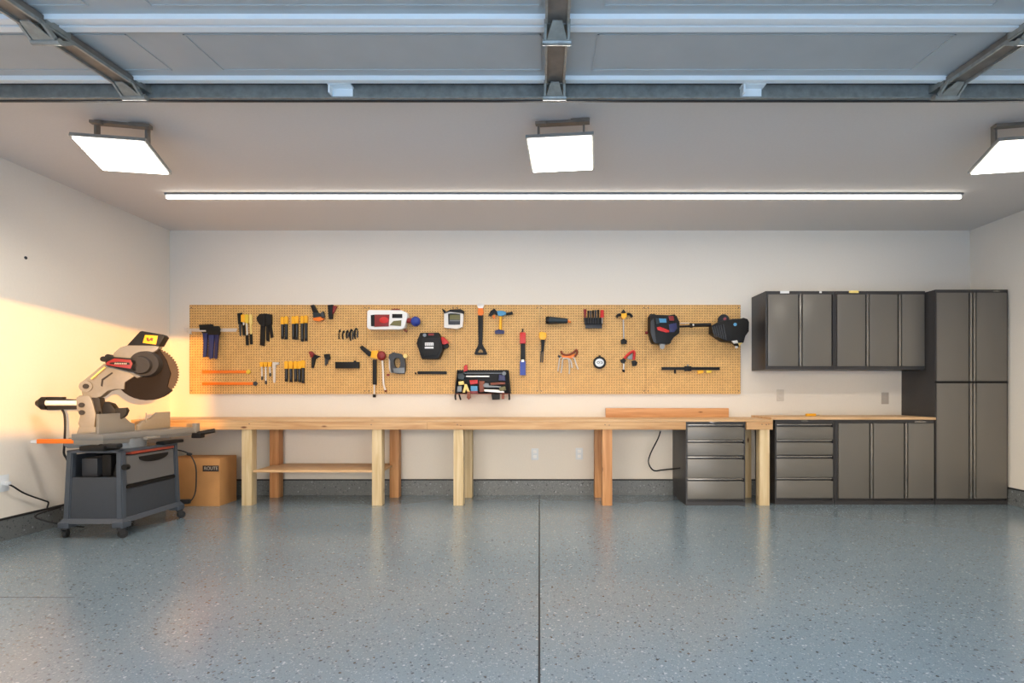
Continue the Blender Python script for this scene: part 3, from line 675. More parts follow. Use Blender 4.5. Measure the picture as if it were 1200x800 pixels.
# two bulky black power tools and the rod
t = hang('grinder', 'bulky black power tool with red lever and blue spots', 'power tool', 776, 388)
link('body', plate(MB(), [(760, 371), (763, 368.6), (768, 369.5), (783, 370), (789, 369), (792, 372), (795, 379), (794.5, 391), (788, 396), (784.5, 401), (785.5, 401.5), (783, 403.5), (766, 403), (763.5, 401), (760.5, 391), (760, 388.5)], .13, None, .014), 'black', t)
link('side_panel', plate(MB(), [(762.5, 377), (766, 373), (769, 402), (765.5, 400), (762.5, 390)], .008, YB-.128), 'dark', t)
link('blue_panel', plate(MB(), [(772, 373), (780.5, 373.3), (781, 378), (773, 378)], .014, YB-.125), 'cyan', t)
link('teal_panel', plate(MB(), [(768, 372.5), (773.5, 373), (773, 379), (769, 379.5)], .012, YB-.125), 'teal', t)
link('blue_collar', plate(MB(), [(784, 380), (792.5, 378), (793.5, 384.5), (790, 389), (784.5, 389)], .014, YB-.125), 'navy', t)
link('red_cap', plate(MB(), [(783, 370.5), (789, 370.2), (790, 375.5), (784.5, 375.8)], .016, YB-.125), 'redd', t)
link('red_lever', plate(MB(), [(769.8, 383.6), (773, 382.9), (784, 387), (784, 389.2), (780.5, 389.6), (770.5, 386.6)], .02, YB-.128), 'red', t)
link('handle', plate(MB(), [(759.5, 373), (761.5, 368.2), (767, 368), (768.3, 371.5), (763, 375)], .05, YB-.06), 'black', t)
link('knob', MB().cyl(at(776, 406, YB-.05), at(776, 406, YB-.12), .024), 'cast', t)
link('knob_mount', rpl(MB(), 772, 400, 779, 404.5, .07, YB-.04), 'castd', t)
link('side_knob', MB().ball(at(757.8, 389.8, YB-.06), .016), 'redd', t)
t = hang('leaf_blower', 'black power tool at the right end with ribbed side', 'power tool', 852, 388)
link('body', plate(MB(), [(832.5, 382), (842, 377), (856, 374.5), (865.5, 374), (869, 373), (873.5, 374.5), (875.3, 378), (875, 389), (871, 394.5), (869, 402), (862, 402.5), (855, 401), (846, 400), (837, 394), (832.3, 391)], .13, None, .014), 'black', t)
rb = MB()
for k in range(6): plate(rb, [(834+k*2.6, 382.5-k*.5), (835+k*2.6, 382.2-k*.5), (838.5+k*2.6, 395+k*.6), (837+k*2.6, 394+k*.6)], .01, YB-.127, .0005)
link('rib', rb, 'dark', t)
link('fan_housing', MB().cyl(at(848, 374.5, YB-.02), at(848, 374.5, YB-.11), .055, .05, 24), 'black', t)
link('fan_cap', MB().cyl(at(849.5, 373.5, YB-.105), at(849.5, 373.5, YB-.118), .018, .014), 'redd', t)
link('badge', MB().cyl(at(861.5, 380, YB-.125), at(861.5, 380, YB-.136), .016), 'cyan', t)
link('white_clip', plate(MB(), [(857, 399.5), (863.5, 398.5), (865, 402), (860, 402.5)], .02, YB-.12), 'steelp', t)
link('brass_clip', plate(MB(), [(864.5, 401), (867.5, 399.5), (869.5, 402), (866, 405)], .02, YB-.10), 'yel2', t)
link('nozzle', plate(MB(), [(859, 402), (866, 402), (865, 406), (861, 405)], .04, YB-.07), 'black', t)
link('nozzle_tip', MB().ball(at(863, 406.5, YB-.09), .014), 'white', t)
t = hang('extension_pole', 'black pole bridging the two bulky black power tools', 'pole', 813, 381)
link('thin_tube', rod(MB(), (793, 382.5), (812, 382), 1.3, YB-.06), 'black', t)
link('thick_tube', rod(MB(), (811, 381), (833, 380.5), 2.2, YB-.06), 'black', t)
link('collar', rod(MB(), (808.5, 381.2), (811.5, 381.2), 2.7, YB-.06), 'rubber', t)
link('white_button', MB().ball(at(812.3, 380.6, YB-.077), .010), 'white', t)
link('thin_tube', rod(MB(), (793, 378.6), (808, 378.4), .5, YB-.06), 'steelp', t)
# black rail with yellow bits
t = hang('tool_bar', 'long black bar with yellow bits, under the black power tools', 'bar', 809, 432)
link('bar', rpl(MB(), 775.5, 430, 843, 433.4, .022, None, .002), 'black', t)
link('centre_block', rpl(MB(), 802, 429, 810, 434.6, .028, None, .002), 'black', t)
link('top_knob', rod(MB(), (806, 427), (806, 430), 1.0), 'castd', t)
link('lower_knob', rod(MB(), (791, 433), (791, 437.5), 1.2), 'black', t)
link('yellow_bit', plate(MB(), [(817, 434), (824, 433.6), (824, 437), (818, 438)], .02), 'yellow', t)
link('yellow_bit', plate(MB(), [(827, 434), (834, 434), (833, 437), (828, 437)], .02), 'lime', t)
# wire shelf with jumble of tools
t = hang('tool_shelf', 'black hanging shelf crowded with small tools, half below the pegboard', 'shelf', 566, 450)
link('back_rail', rpl(MB(), 535.5, 433.5, 595.5, 436, .014, None, .001), 'black', t)
link('back_panel', plate(MB(), [(535.5, 436), (595.5, 436), (597, 461), (533.5, 461)], .006, YB, .0005), 'rubber', t)
sh = MB(); a = at(534, 461, YB-.05); b = at(597, 461, YB-.05)
sh.box(a.x, b.x, YB-.11, YB, a.z-.006, a.z); link('ledge', sh, 'brown', t)
for (x0_, x1_) in ((535.6, 533.2), (595.4, 597.4)):
    p0 = at(x0_, 434, YB-.02); p1 = at(x1_, 461, YB-.10)
    s_ = MB(); s_.prism([(p0.x, YB, p0.z), (p0.x, YB-.03, p0.z), (p1.x, YB-.12, p1.z), (p1.x, YB, p1.z)], (.008, 0, 0)); link('side_bracket', s_, 'black', t)
for pts in ([(534, 459), (533.5, 464), (534, 468.5)], [(537.5, 459), (538.5, 464), (540, 468.5)], [(596, 459), (596.8, 464), (596.8, 468.5)]):
    link('hook', curve(MB(), pts, 1.0, YB-.10), 'black', t)
G = 'jumbled tools on the black hanging shelf'
def bit(name, label, cat, m_, pts, th, y, extra=None, bev=.002):
    o = link(name, plate(MB(), pts, th, YB-y, bev), m_); tag(o, label, cat, G); return o
tag(link('ruler', rpl(MB(), 546, 440, 573.5, 441.6, .006, YB-.006), 'steelp'), 'short silver ruler, upper strip on the crowded shelf', 'ruler', G)
tag(link('level_strip', rpl(MB(), 543, 436.6, 591, 437.6, .006, YB-.006), 'castd'), 'long thin grey strip along the back of the crowded shelf', 'strip', G)
bit('marker', 'red upright marker sticking up over the crowded shelf', 'marker', 'red', [(544, 428.5), (547.5, 427), (548, 434), (543.5, 435.5)], .02, .008)
bit('tape_roll', 'red roll on the crowded shelf, above the blue box', 'roll', 'red', [(550.5, 445.5), (559.5, 445), (560.5, 449.5), (551.5, 450.5)], .04, .05, bev=.006)
bit('small_box', 'small light blue box on the crowded shelf', 'box', 'cyan', [(552, 452.2), (559.8, 452.2), (559.8, 457.8), (552, 458.2)], .05, .05)
bit('tape_roll', 'dark red base under the light blue box', 'roll', 'redd', [(551, 457.8), (560, 457.8), (560, 460.8), (551, 460.8)], .05, .05, bev=.003)
bit('tape_measure', 'yellow tape measure at the left on the crowded shelf', 'tape measure', 'yel2', [(537.5, 447), (543.5, 446.3), (544, 450.5), (538, 451)], .04, .05)
bit('pliers', 'pale yellow pliers with splayed legs on the crowded shelf', 'pliers', 'yel2', [(544.5, 450), (547, 450), (549, 455), (551, 459.5), (548, 459.5), (546, 455.5), (545, 459.8), (542, 459.8), (543.5, 455)], .02, .09)
bit('glove', 'dark teal glove at the left end of the crowded shelf', 'glove', 'teal', [(536.5, 437.5), (543.5, 437), (545, 441), (544, 445), (537, 444.5)], .05, .01, bev=.008)
bit('glue_bottle', 'grey-blue bottle at the lower left of the crowded shelf', 'bottle', 'castd', [(536, 452.5), (541.5, 452), (541.5, 459), (535.5, 459.5)], .04, .05, bev=.006)
bit('wire_cutter', 'brown cutter hanging below the left of the crowded shelf', 'cutter', 'brown', [(547.8, 458.5), (551.2, 459), (551.6, 466), (549.5, 468.3), (547.3, 466)], .03, .09)
bit('pouch', 'square black pouch hanging below the right of the crowded shelf', 'pouch', 'black', [(576, 461), (585.6, 460), (585.8, 467.8), (577, 468.3)], .05, .06, bev=.004)
bit('screwdriver', 'brown handled driver hanging beside the black pouch', 'screwdriver', 'brown', [(588.5, 460), (591.5, 460), (591, 467.5), (588, 467.5)], .02, .09)
bit('wrench', 'grey wrench lying at mid shelf, right of the red roll', 'wrench', 'castd', [(566, 451), (569, 448.6), (572.5, 449), (573.3, 451.4), (587, 452.5), (587, 454), (571, 453.8), (567.5, 453.6)], .014, .08)
bit('file', 'brown topped rod lying at the right on the crowded shelf', 'file', 'brown', [(575, 448.3), (592, 447.6), (592, 450.2), (575, 450.8)], .02, .06)
bit('chisel', 'pale steel chisel lying low at the right of the crowded shelf', 'chisel', 'steelp', [(567, 456), (584, 456.5), (591, 458.5), (591, 460.3), (568, 458.6)], .016, .08)
bit('punch', 'olive handled punch at the right end of the crowded shelf', 'punch', 'olive', [(585, 454), (592, 452.6), (593, 457), (586, 458.4)], .02, .10)
bit('bulb', 'violet-grey round knob at the upper right of the crowded shelf', 'knob', 'castd', ell(590.8, 437.5, 2.4, 2.4, 12), .03, .012)
bit('case', 'navy case standing at the right end of the crowded shelf', 'case', 'navy', [(585, 438.5), (592, 440), (592.5, 446), (584.5, 445.5)], .04, .01)
bit('clamp_pad', 'copper coloured block at the middle of the crowded shelf', 'block', 'brown', [(561.5, 446), (568, 446.5), (567, 459), (562, 459.5)], .03, .05)

# ------------------------------------------------------------------ workbench
ZB = .778; YFb = -.515
wb = thing('workbench', 'long pine workbench along the back wall below the pegboard', 'workbench', (-.8, -.27, 0))
link('bench_top', MB().box(-3.72, 2.068, YFb, -.006, ZB-.019, ZB, .002), 'deck', wb)
ap = MB().box(-3.72, -1.05, YFb+.002, YFb+.040, ZB-.090, ZB-.020, .0015); link('apron', ap, 'rail', wb)
link('apron', MB().box(-1.048, 1.284, YFb+.002, YFb+.040, ZB-.090, ZB-.020, .0015), 'rail', wb)
link('apron', MB().box(1.832, 2.068, YFb+.002, YFb+.040, ZB-.090, ZB-.020, .0015), 'rail', wb)
link('rear_apron', MB().box(-3.72, 1.284, -.045, -.008, ZB-.108, ZB-.020, .0015), 'rail', wb)
for (x0, m_) in ((-2.73, 'post'), (-1.552, 'post'), (-.815, 'post'), (.532, 'postr'), (1.955, 'post')):
    link('leg', MB().box(x0, x0+.089, -.502, -.413, 0, ZB-.0905 if True else 0, .002), m_, wb)
for (x0, m_) in ((-2.665, 'postr'), (-1.498, 'postr'), (-.785, 'post'), (.497, 'postr'), (1.932, 'post')):
    link('leg', MB().box(x0, x0+.089, -.142, -.053, 0, ZB-.020, .002), m_, wb)
link('shelf', MB().box(-2.625, -1.47, -.50, -.150, .300, .319, .001).box(-2.57, -1.51, -.150, -.02, .300, .319, .001), 'deck', wb)
for (px, py) in ((292, 496.5), (435, 497.5), (536, 497.5), (540, 498.5), (709, 497.5), (714, 498), (893, 497), (898, 497.5), (901, 497)):
    p = at(px, py, YFb); link('screw', MB().cyl((p.x, YFb+.003, p.z), (p.x, YFb-.001, p.z), .0045, n=8), 'dark', wb)
# offcut board
o = link('wood_board', MB().box(.615, 1.83, -.062, -.024, ZB, ZB+.090, .002), 'offcut'); tag(o, 'orange-brown board standing on edge at the back of the workbench', 'board')

# ------------------------------------------------------------------ cabinets
YC = -.455
def zc(py, d=CD+YC): return CZ+(VY-py)/F*d
def xc(px, d=CD+YC): return (px-VX)/F*d
def carcass(t, x0, x1, z0, z1, yf, kick=True):
    b = MB(); b.box(x0, x1, yf+.014, -.001, z0, z1, .003)
    f = .014      # face frame
    b.box(x0, x0+f, yf, yf+.014, z0, z1); b.box(x1-f, x1, yf, yf+.014, z0, z1)
    b.box(x0+f, x1-f, yf, yf+.014, z1-.03, z1); b.box(x0+f, x1-f, yf, yf+.014, z0, z0+.035)
    link('body', b, 'cab', t)
def door(t, x0, x1, z0, z1, yf, hs):
    """hs: +1 the pull runs up the right edge, -1 the left edge"""
    hw = .034
    a, b_ = (x0, x1-hw) if hs > 0 else (x0+hw, x1)
    d_ = link('door', MB().box(a, b_, yf-.006, yf+.012, z0, z1, .003), 'cdoor', t)
    if hs > 0: h0 = x1-hw+.012; h1 = x1-.004
    else: h0 = x0+.004; h1 = x0+hw-.012
    link('handle', MB().box(h0, h1, yf-.010, yf+.012, z0, z1, .003), 'chand', d_, label='vertical brushed metal pull')
def door_plain(t, x0, x1, z0, z1, yf):
    link('door', MB().box(x0, x1, yf-.006, yf+.012, z0, z1, .003), 'cdoor', t)
def drawers(t, x0, x1, rows, yf):
    for (za, zb) in rows:
        d_ = link('drawer', MB().box(x0, x1, yf-.004, yf+.012, za, zb-.026, .003), 'cdoor', t)
        link('handle', MB().box(x0, x1-.012, yf-.014, yf+.012, zb-.013, zb-.001, .004), 'chand', d_, label='full-width brushed metal pull')
        link('handle_end', MB().box(x1-.011, x1+.001, yf-.012, yf+.012, zb-.030, zb-.001, .002), 'black', d_)
ROWS = [(.596, .737), (.455, .593), (.250, .446), (.060, .247)]
def badge(t, name, px, py, w_, h_, m_, yf, lab=None):
    p = at(px, py, yf); link(name, MB().box(p.x-w_/2, p.x+w_/2, yf-.0025, yf+.002, p.z-h_/2, p.z+h_/2, .0008), m_, t, label=lab)
# drawer unit beneath the bench
t = thing('drawer_cabinet', 'dark grey four-drawer cabinet under the workbench, standing alone', 'drawer cabinet', (1.557, YC/2, 0), 'four-drawer base cabinets')
carcass(t, 1.289, 1.826, .0, .758, YC-.04)
drawers(t, 1.303, 1.812, ROWS, YC-.04)
badge(t, 'badge', 836, 494.3, .065, .016, 'chand', YC-.04)
# drawer unit right
t = thing('drawer_cabinet', 'dark grey four-drawer cabinet beside the three-door base cabinet', 'drawer cabinet', (2.38, YC/2, 0), 'four-drawer base cabinets')
carcass(t, 2.112, 2.653, .0, .774, YC)
drawers(t, 2.126, 2.639, ROWS, YC)
badge(t, 'badge', 943, 493, .055, .014, 'chand', YC)
# three-door base
t = thing('base_cabinet', 'dark grey base cabinet with three doors under the right worktop', 'cabinet', (3.11, YC/2, 0))
carcass(t, 2.657, 3.566, .0, .774, YC)
z0, z1 = .058, .742
door(t, xc(982.5), xc(1022.5), z0, z1, YC, 1)
door(t, xc(1023.5), xc(1063), z0, z1, YC, 1)
door_plain(t, xc(1064), xc(1094), z0, z1, YC)
badge(t, 'badge', 1078.5, 494.2, .10, .012, 'chand', YC)
# tall locker
t = thing('tall_cabinet', 'tall dark grey locker cabinet by the right wall', 'cabinet', (3.9, YC/2, 0))
carcass(t, 3.575, 4.238, .0, 1.962, YC)
xm0, xm1 = xc(1138.8), xc(1139.6)
for (a, b_) in ((zc(446.3), zc(343)), (zc(583.8), zc(449.0))):
    door(t, 3.588, xm0, a, b_, YC, 1); door(t, xm1, 4.225, a, b_, YC, -1)
link('middle_rail', MB().box(3.575, 4.238, YC-.004, YC+.01, zc(448.6), zc(446.8)), 'black', t)
badge(t, 'badge', 1167.5, 341.3, .06, .012, 'chand', YC)
# wall cabinets
YU = -.334
def xu(px): return (px-VX)/F*(CD+YU)
def zu(py): return CZ+(VY-py)/F*(CD+YU)
t = thing('wall_cabinet', 'grey two-door wall cabinet nearest the pegboard', 'cabinet', (2.4, YU/2, 1.24), 'wall cabinets over the worktop')
carcass(t, 2.077, 2.722, zu(432.8), zu(341), YU)
a, b_ = zu(428.8), zu(345)
door(t, xu(899.8), xu(939.3), a, b_, YU, 1); door_plain(t, xu(940.3), xu(974), a, b_, YU)
badge(t, 'sticker', 919.5, 342.2, .085, .022, 'white', YU, 'white sticker'); badge(t, 'sticker', 961.5, 342.2, .022, .016, 'white', YU, 'tiny white sticker')
t = thing('wall_cabinet', 'grey three-door wall cabinet beside the tall locker', 'cabinet', (3.15, YU/2, 1.24), 'wall cabinets over the worktop')
carcass(t, 2.726, 3.571, zu(432.8), zu(341), YU)
door(t, xu(981), xu(1017.8), a, b_, YU, 1); door(t, xu(1018.8), xu(1055.5), a, b_, YU, 1); door_plain(t, xu(1056.5), xu(1083), a, b_, YU)
badge(t, 'sticker', 1000.5, 341.8, .09, .022, 'yel2', YU, 'pale yellow sticker')
# worktop over the base cabinets
o = link('worktop', MB().box(2.072, 3.571, -.472, -.006, .7755, .797, .002), 'deck'); tag(o, 'thin wooden worktop over the right base cabinets', 'worktop')
p = at(943.5, 487, -.22); q = at(965.5, 488, -.17)
t = thing('utility_knife', 'small yellow utility knife lying on the right worktop', 'knife', ((p.x+q.x)/2, -.2, .797))
kb = MB(); kb.prism([(p.x, -.25, .7972), (p.x+.11, -.21, .7972), (p.x+.10, -.18, .7972), (p.x, -.225, .7972)], (0, 0, .024), .003); link('handle', kb, 'yellow', t)
kb = MB(); kb.prism([(p.x+.10, -.205, .803), (p.x+.165, -.172, .803), (p.x+.105, -.185, .803)], (0, 0, .004)); link('blade', kb, 'castd', t)

# ------------------------------------------------------------------ outlets
def outlet(px, py, m_, label, wall='back'):
    p = at(px, py, 0)
    t = thing('outlet', label, 'outlet', (p.x, 0, p.z), 'wall outlets')
    link('cover_plate', MB().box(p.x-.036, p.x+.036, -.006, .0, p.z-.058, p.z+.058, .002), m_, t)
    s_ = MB()
    for dz in (-.024, .024): s_.box(p.x-.017, p.x+.017, -.009, -.005, p.z+dz-.015, p.z+dz+.015, .003)
    link('socket', s_, 'white' if m_ == 'plate' else m_, t)
outlet(626.8, 532, 'plate', 'white wall outlet below the bench, left of the pair')
outlet(678.8, 531.5, 'plate', 'white wall outlet below the bench, right of the pair')
outlet(914.3, 463, 'platew', 'pale wall outlet above the right worktop, near the pegboard')
outlet(1037, 466.5, 'plateg', 'beige wall outlet above the right worktop, near the locker')
def wl(px, py):       # point on the left wall
    d = F*(-XL)/(VX-px); return Vector((XL, d-CD, CZ+(VY-py)/F*d))
p = wl(3.5, 566)
t = thing('outlet', 'white wall outlet low on the left wall with a plug in it', 'outlet', (XL, p.y, p.z), 'wall outlets')
link('cover_plate', MB().box(XL, XL+.006, p.y-.036, p.y+.036, p.z-.058, p.z+.058, .002), 'plate', t)
cp = [wl(4, 566)+Vector((.02, 0, 0)), wl(9, 570)+Vector((.04, 0, 0)), wl(24, 578)+Vector((.03, 0, 0)), wl(46, 586)+Vector((.03, 0, 0)), wl(52, 588.5)+Vector((.03, 0, 0)), wl(51.5, 596)+Vector((.03, 0, 0))]
cp += [Vector((XL+.05, cp[-1].y+.08, .15)), Vector((XL+.10, -1.50, .14)), Vector((XL+.22, -1.44, .07)), Vector((-3.46, -1.30, .012))]
t = thing('extension_cord', 'thin black cord dropping from the left wall outlet', 'cord', (XL+.02, -1.5, .01))
link('cord', MB().tube(cp, .0055), 'rubber', t)
pp = cp[0]; link('plug', MB().box(pp.x-.013, pp.x+.02, pp.y-.016, pp.y+.016, pp.z-.012, pp.z+.012, .004), 'plate', t)
# cord to the drawer cabinet
cc = [at(774, 505, -.10), at(771, 514, -.10), at(762.5, 531, -.10), at(760, 542, -.10), at(766, 551, -.10), at(776, 550.5, -.12), at(786, 549.5, -.16), (1.285, -.30, zc(549.5, 4.9))]
tag(link('extension_cord', MB().tube(cc, .0065), 'rubber'), 'black cord looping into the lone drawer cabinet under the bench', 'cord')

# ------------------------------------------------------------------ cardboard box
bx = thing('cardboard_box', 'closed brown cardboard box under the bench end beside the saw cart', 'box', (-3.15, -.37, 0))
X0, X1, Y0, Y1, H = -3.40, -2.915, -.524, -.26, .430
link('carton', MB().box(X0, X1, Y0, Y1, 0, H-.004, .003), 'box', bx)
fl = MB(); fl.box(X0, X1, Y0, (Y0+Y1)/2-.001, H-.004, H, .001).box(X0, X1, (Y0+Y1)/2+.001, Y1, H-.004, H, .001)
link('flap', fl, 'box', bx)
p = at(247.3, 548.7, Y0)
lb = link('label_patch', MB().box(p.x-.075, p.x+.070, Y0-.0010, Y0+.001, p.z-.028, p.z+.026), 'ink', bx, label='dark printed panel')
text('lettering', 'ROUTE', .042, (p.x, Y0-.0014, p.z), 'plateg', bx, width=.12)

# ------------------------------------------------------------------ saw cart
CX0, CX1, CY0, CY1 = -3.385, -2.965, -1.56, -.96
ct = thing('tool_cart', 'blue-grey rolling cart under the miter saw', 'cart', (-3.17, -1.26, 0))
ZT = .615
def tp(x, y, z):        # slight taper towards the top
    k = 1-.07*(z-.12)/.5; mx, my = (CX0+CX1)/2, (CY0+CY1)/2
    return Vector((mx+(x-mx)*k, my+(y-my)*(1-.045*(z-.12)/.5), z))
def tbox(mb, x0, x1, y0, y1, z0, z1, bev=0):
    r = bmesh.ops.create_cube(mb.bm, size=1); vs = r['verts']
    for v in vs:
        x = x0 if v.co.x < 0 else x1; y = y0 if v.co.y < 0 else y1; z = z0 if v.co.z < 0 else z1
        v.co = tp(x, y, z)
    if bev: bmesh.ops.bevel(mb.bm, geom=list({e for v in vs for e in v.link_edges}), offset=bev, segments=2, affect='EDGES')
    return mb
pw = .045
for (x, y) in ((CX0, CY0), (CX1-pw, CY0), (CX0, CY1-pw), (CX1-pw, CY1-pw)):
    link('corner_post', tbox(MB(), x, x+pw, y, y+pw, .115, ZT-.012, .006), 'cartf', ct)
sk = MB()
def skirt(mb, x0, x1, y0, y1, z0, z1, fl):
    a = [Vector(v) for v in ((x0-fl, y0-fl, z0), (x1+fl, y0-fl, z0), (x1+fl, y1+fl, z0), (x0-fl, y1+fl, z0))]
    b = [Vector(v) for v in ((x0, y0, z1), (x1, y0, z1), (x1, y1, z1), (x0, y1, z1))]
    A = [mb.bm.verts.new(v) for v in a]; B = [mb.bm.verts.new(v) for v in b]
    for i in range(4): mb.bm.faces.new((A[i], A[(i+1) % 4], B[(i+1) % 4], B[i]))
    mb.bm.faces.new(A[::-1]); mb.bm.faces.new(B)
skirt(sk, CX0, CX1, CY0, CY1, .105, .135, .018)
for (x, y) in ((CX0+.02, CY0+.02), (CX1-.02, CY0+.02), (CX0+.02, CY1-.02), (CX1-.02, CY1-.02)):
    sk.box(x-.04, x+.04, y-.04, y+.04, .072, .115, .008)
link('base', sk, 'cartf', ct)
link('front_panel', tbox(MB(), CX0+pw, CX1-pw, CY0+.008, CY0+.022, .13, .425, .003), 'cartp', ct)
link('rear_panel', tbox(MB(), CX0+pw, CX1-pw, CY1-.022, CY1-.008, .13, .58), 'cartp', ct)
link('left_panel', tbox(MB(), CX0+.008, CX0+.022, CY0+pw, CY1-pw, .13, .58), 'cartp', ct)
link('side_panel', tbox(MB(), CX1-.022, CX1-.008, CY0+pw, CY1-pw, .13, .335, .003), 'cartp', ct)
link('side_band', tbox(MB(), CX1-.026, CX1-.002, CY0+pw, CY1-pw, .338, .362, .003), 'black', ct)
dr = link('drawer', tbox(MB(), CX1-.030, CX1-.006, CY0+pw+.004, CY1-pw-.004, .366, .570, .003), 'cartd', ct, label='lighter grey upper drawer')
# crescent grip
cr = MB(); pts = []
for i in range(13):
    a_ = math.pi*i/12; pts.append((-1.235-.155*math.cos(a_), .545-.042*math.sin(a_)))
pts += [(-1.08, .553), (-1.39, .553)]
P = [tp(CX1-.005, y, z) for y, z in pts]; cr.prism(P, (.006, 0, 0)); link('handle_recess', cr, 'black', dr)
link('inner_floor', MB().box(CX0+.03, CX1-.03, CY0+.03, CY1-.03, .41, .42), 'cartp', ct)
link('side_tray', MB().box(CX1-.06, CX1-.012, CY0+.10, CY1-.06, .578, .596, .003), 'redt', ct)
tf = MB()
for (a_, b_, c_, d_) in ((CX0, CX1, CY0, CY0+.035), (CX0, CX1, CY1-.035, CY1), (CX0, CX0+.035, CY0, CY1), (CX1-.035, CX1, CY0, CY1)):
    tbox(tf, a_, b_, c_, d_, ZT-.018, ZT, .004)
tf.box(CX0+.03, CX1-.03, CY0+.05, CY1-.03, ZT-.010, ZT)
link('top_frame', tf, 'cartf', ct)
lk = at(147.5, 547.5, CY0+.0); link('latch', MB().cyl((lk.x-.01, CY0+.03, lk.z), (lk.x-.01, CY0-.004, lk.z), .02), 'black', ct)
for (x, y, ang) in ((CX0+.01, CY0+.01, 20), (CX1-.01, CY0+.0, -35), (CX0+.02, CY1-.02, 10), (CX1-.005, CY1-.01, -40)):
    ca = MB(); rz = Matrix.Rotation(R(ang), 3, 'Z')
    def wv(v): return rz @ Vector(v)+Vector((x, y, 0))
    ca.cyl((x, y, .060), (x, y, .080), .024)
    for sx in (-.016, .012): ca.prism([wv((sx, -.022, .070)), wv((sx, .02, .070)), wv((sx, .024, .030)), wv((sx, .0, .022))], wv((sx+.004, 0, 0))-wv((sx, 0, 0)))
    c_ = link('caster', ca, 'motor', ct)
    wm = MB(); wm.cyl(wv((-.011, .012, .029)), wv((.011, .012, .029)), .029, n=24); link('wheel', wm, 'rubber', c_)
rr = MB(); a_ = at(38.5, 517, -1.47); b_ = at(100, 516.8, -1.47)
tb = thing('wood_strip', 'flat orange stick poking out left of the saw toward the wall', 'stick', ((a_.x+b_.x)/2, -1.47, a_.z-.02))
link('orange_strip', MB().box(a_.x+.045, b_.x+.05, -1.49, -1.45, a_.z-.014, a_.z+.017, .002), 'orange', tb)
link('pale_end', MB().box(a_.x, a_.x+.046, -1.488, -1.452, a_.z-.010, a_.z+.009, .002), 'plate', tb)
# things inside the cart bay
o = link('drill_case', MB().box(-3.305, -3.19, -1.50, -1.30, .4205, .555, .012), 'dark'); tag(o, 'dark case inside the open bay of the saw cart, left', 'case')
t = thing('sander', 'black power tool stored upright inside the open cart bay', 'power tool', (-3.12, -1.4, .4205))
link('body', MB().box(-3.17, -3.10, -1.49, -1.36, .4205, .580, .016), 'black', t); link('grip', MB().cyl((-3.085, -1.45, .4205), (-3.04, -1.45, .585), .028), 'rubber', t)

# ------------------------------------------------------------------ miter saw
th = R(20); cs, sn = math.cos(th), math.sin(th); SX, SY = -3.15, -1.28
NRM = Vector((sn, -cs, 0))
def Q(px, py, off=0):
    a = (px-VX)/F; d = (SX*sn-(CD+SY)*cs+off)/(a*sn-cs)
    return Vector((a*d, d-CD, CZ+(VY-py)/F*d))
def sp(mb, pts, o0, o1, bev=.004):       # plate in the saw's cutting plane, from offset o0 to o1 (o1 nearer the room)
    om = o1
    P = [Q(x, y, om)-NRM*(o1-o0) for x, y in pts]
    return mb.prism(P, NRM*(o1-o0), bev)
def sc_(mb, p, o0, o1, r, r2=None, n=28):
    c = Q(p[0], p[1], o1); return mb.cyl(c-NRM*(o1-o0), c, r, r2, n)
ms = thing('miter_saw', 'grey sliding miter saw with raised head and toothed blade', 'saw', (-3.15, -1.28, ZT))
# table (runs along the wall direction) with its wings
tabp = [(-3.075, -1.585), (-2.925, -.80), (-3.15, -.77), (-3.33, -1.55)]
link('table', MB().prism([(x, y, .688) for x, y in tabp], (0, 0, .044), .003), 'castd', ms)
link('table_skirt', MB().prism([(x*1.0-.004, y, .655) for x, y in [(-3.085, -1.57), (-3.02, -1.24), (-3.2, -1.2), (-3.32, -1.54)]], (0, 0, .046), .003), 'cast', ms)
link('wing_bar', MB().prism([(x, y, .664) for x, y in [(-3.02, -1.20), (-2.945, -.83), (-2.985, -.82), (-3.06, -1.19)]], (0, 0, .036), .003), 'castd', ms)
link('wing_plate', MB().box(-3.04, -3.00, -1.28, -1.14, .668, .690, .003), 'cast', ms)
bs = MB(); bs.cyl((-3.17, -1.30, ZT+.0005), (-3.17, -1.30, .70), .15, .14, 32)
sp(bs, [(78, 525), (73.5, 521), (80, 513), (92, 511), (116, 511), (120, 525)], -.10, .085, .008)
link('base_casting', bs, 'castd', ms)
link('miter_arm', MB().box(-3.235, -3.06, -1.60, -1.45, .6155, .652, .010), 'black', ms)
link('miter_lever', MB().box(-3.12, -2.99, -1.58, -1.52, .632, .664, .010), 'rubber', ms)
link('side_rail', MB().box(-3.03, -2.96, -1.15, -.93, .6155, .640, .006), 'black', ms)
# fences
def fpoly(pts, x=-3.135, th_=.022): return MB().prism([(x, y, z) for y, z in pts], (-th_, 0, 0), .003)
link('fence', fpoly([(-1.55, .732), (-1.55, .872), (-1.36, .872), (-1.27, .80), (-1.225, .785), (-1.225, .732)]), 'castd', ms)
link('fence', fpoly([(-1.19, .732), (-1.19, .768), (-1.14, .800), (-1.06, .815), (-.985, .862), (-.84, .862), (-.84, .732)]), 'cast', ms)
link('fence_pin', MB().cyl((-3.12, -1.13, .79), (-3.12, -1.13, .865), .004), 'castd', ms)
# clamp at the far end of the wing
c0 = Vector((-2.93, -.815, .665))
link('end_stop', MB().box(c0.x-.022, c0.x+.012, -.84, -.79, .655, .765, .004), 'castd', ms)
link('clamp_grip', MB().cyl((-2.96, -.83, .668), (-2.80, -.78, .700), .018).box(-2.955, -2.875, -.85, -.79, .640, .685, .008), 'black', ms)
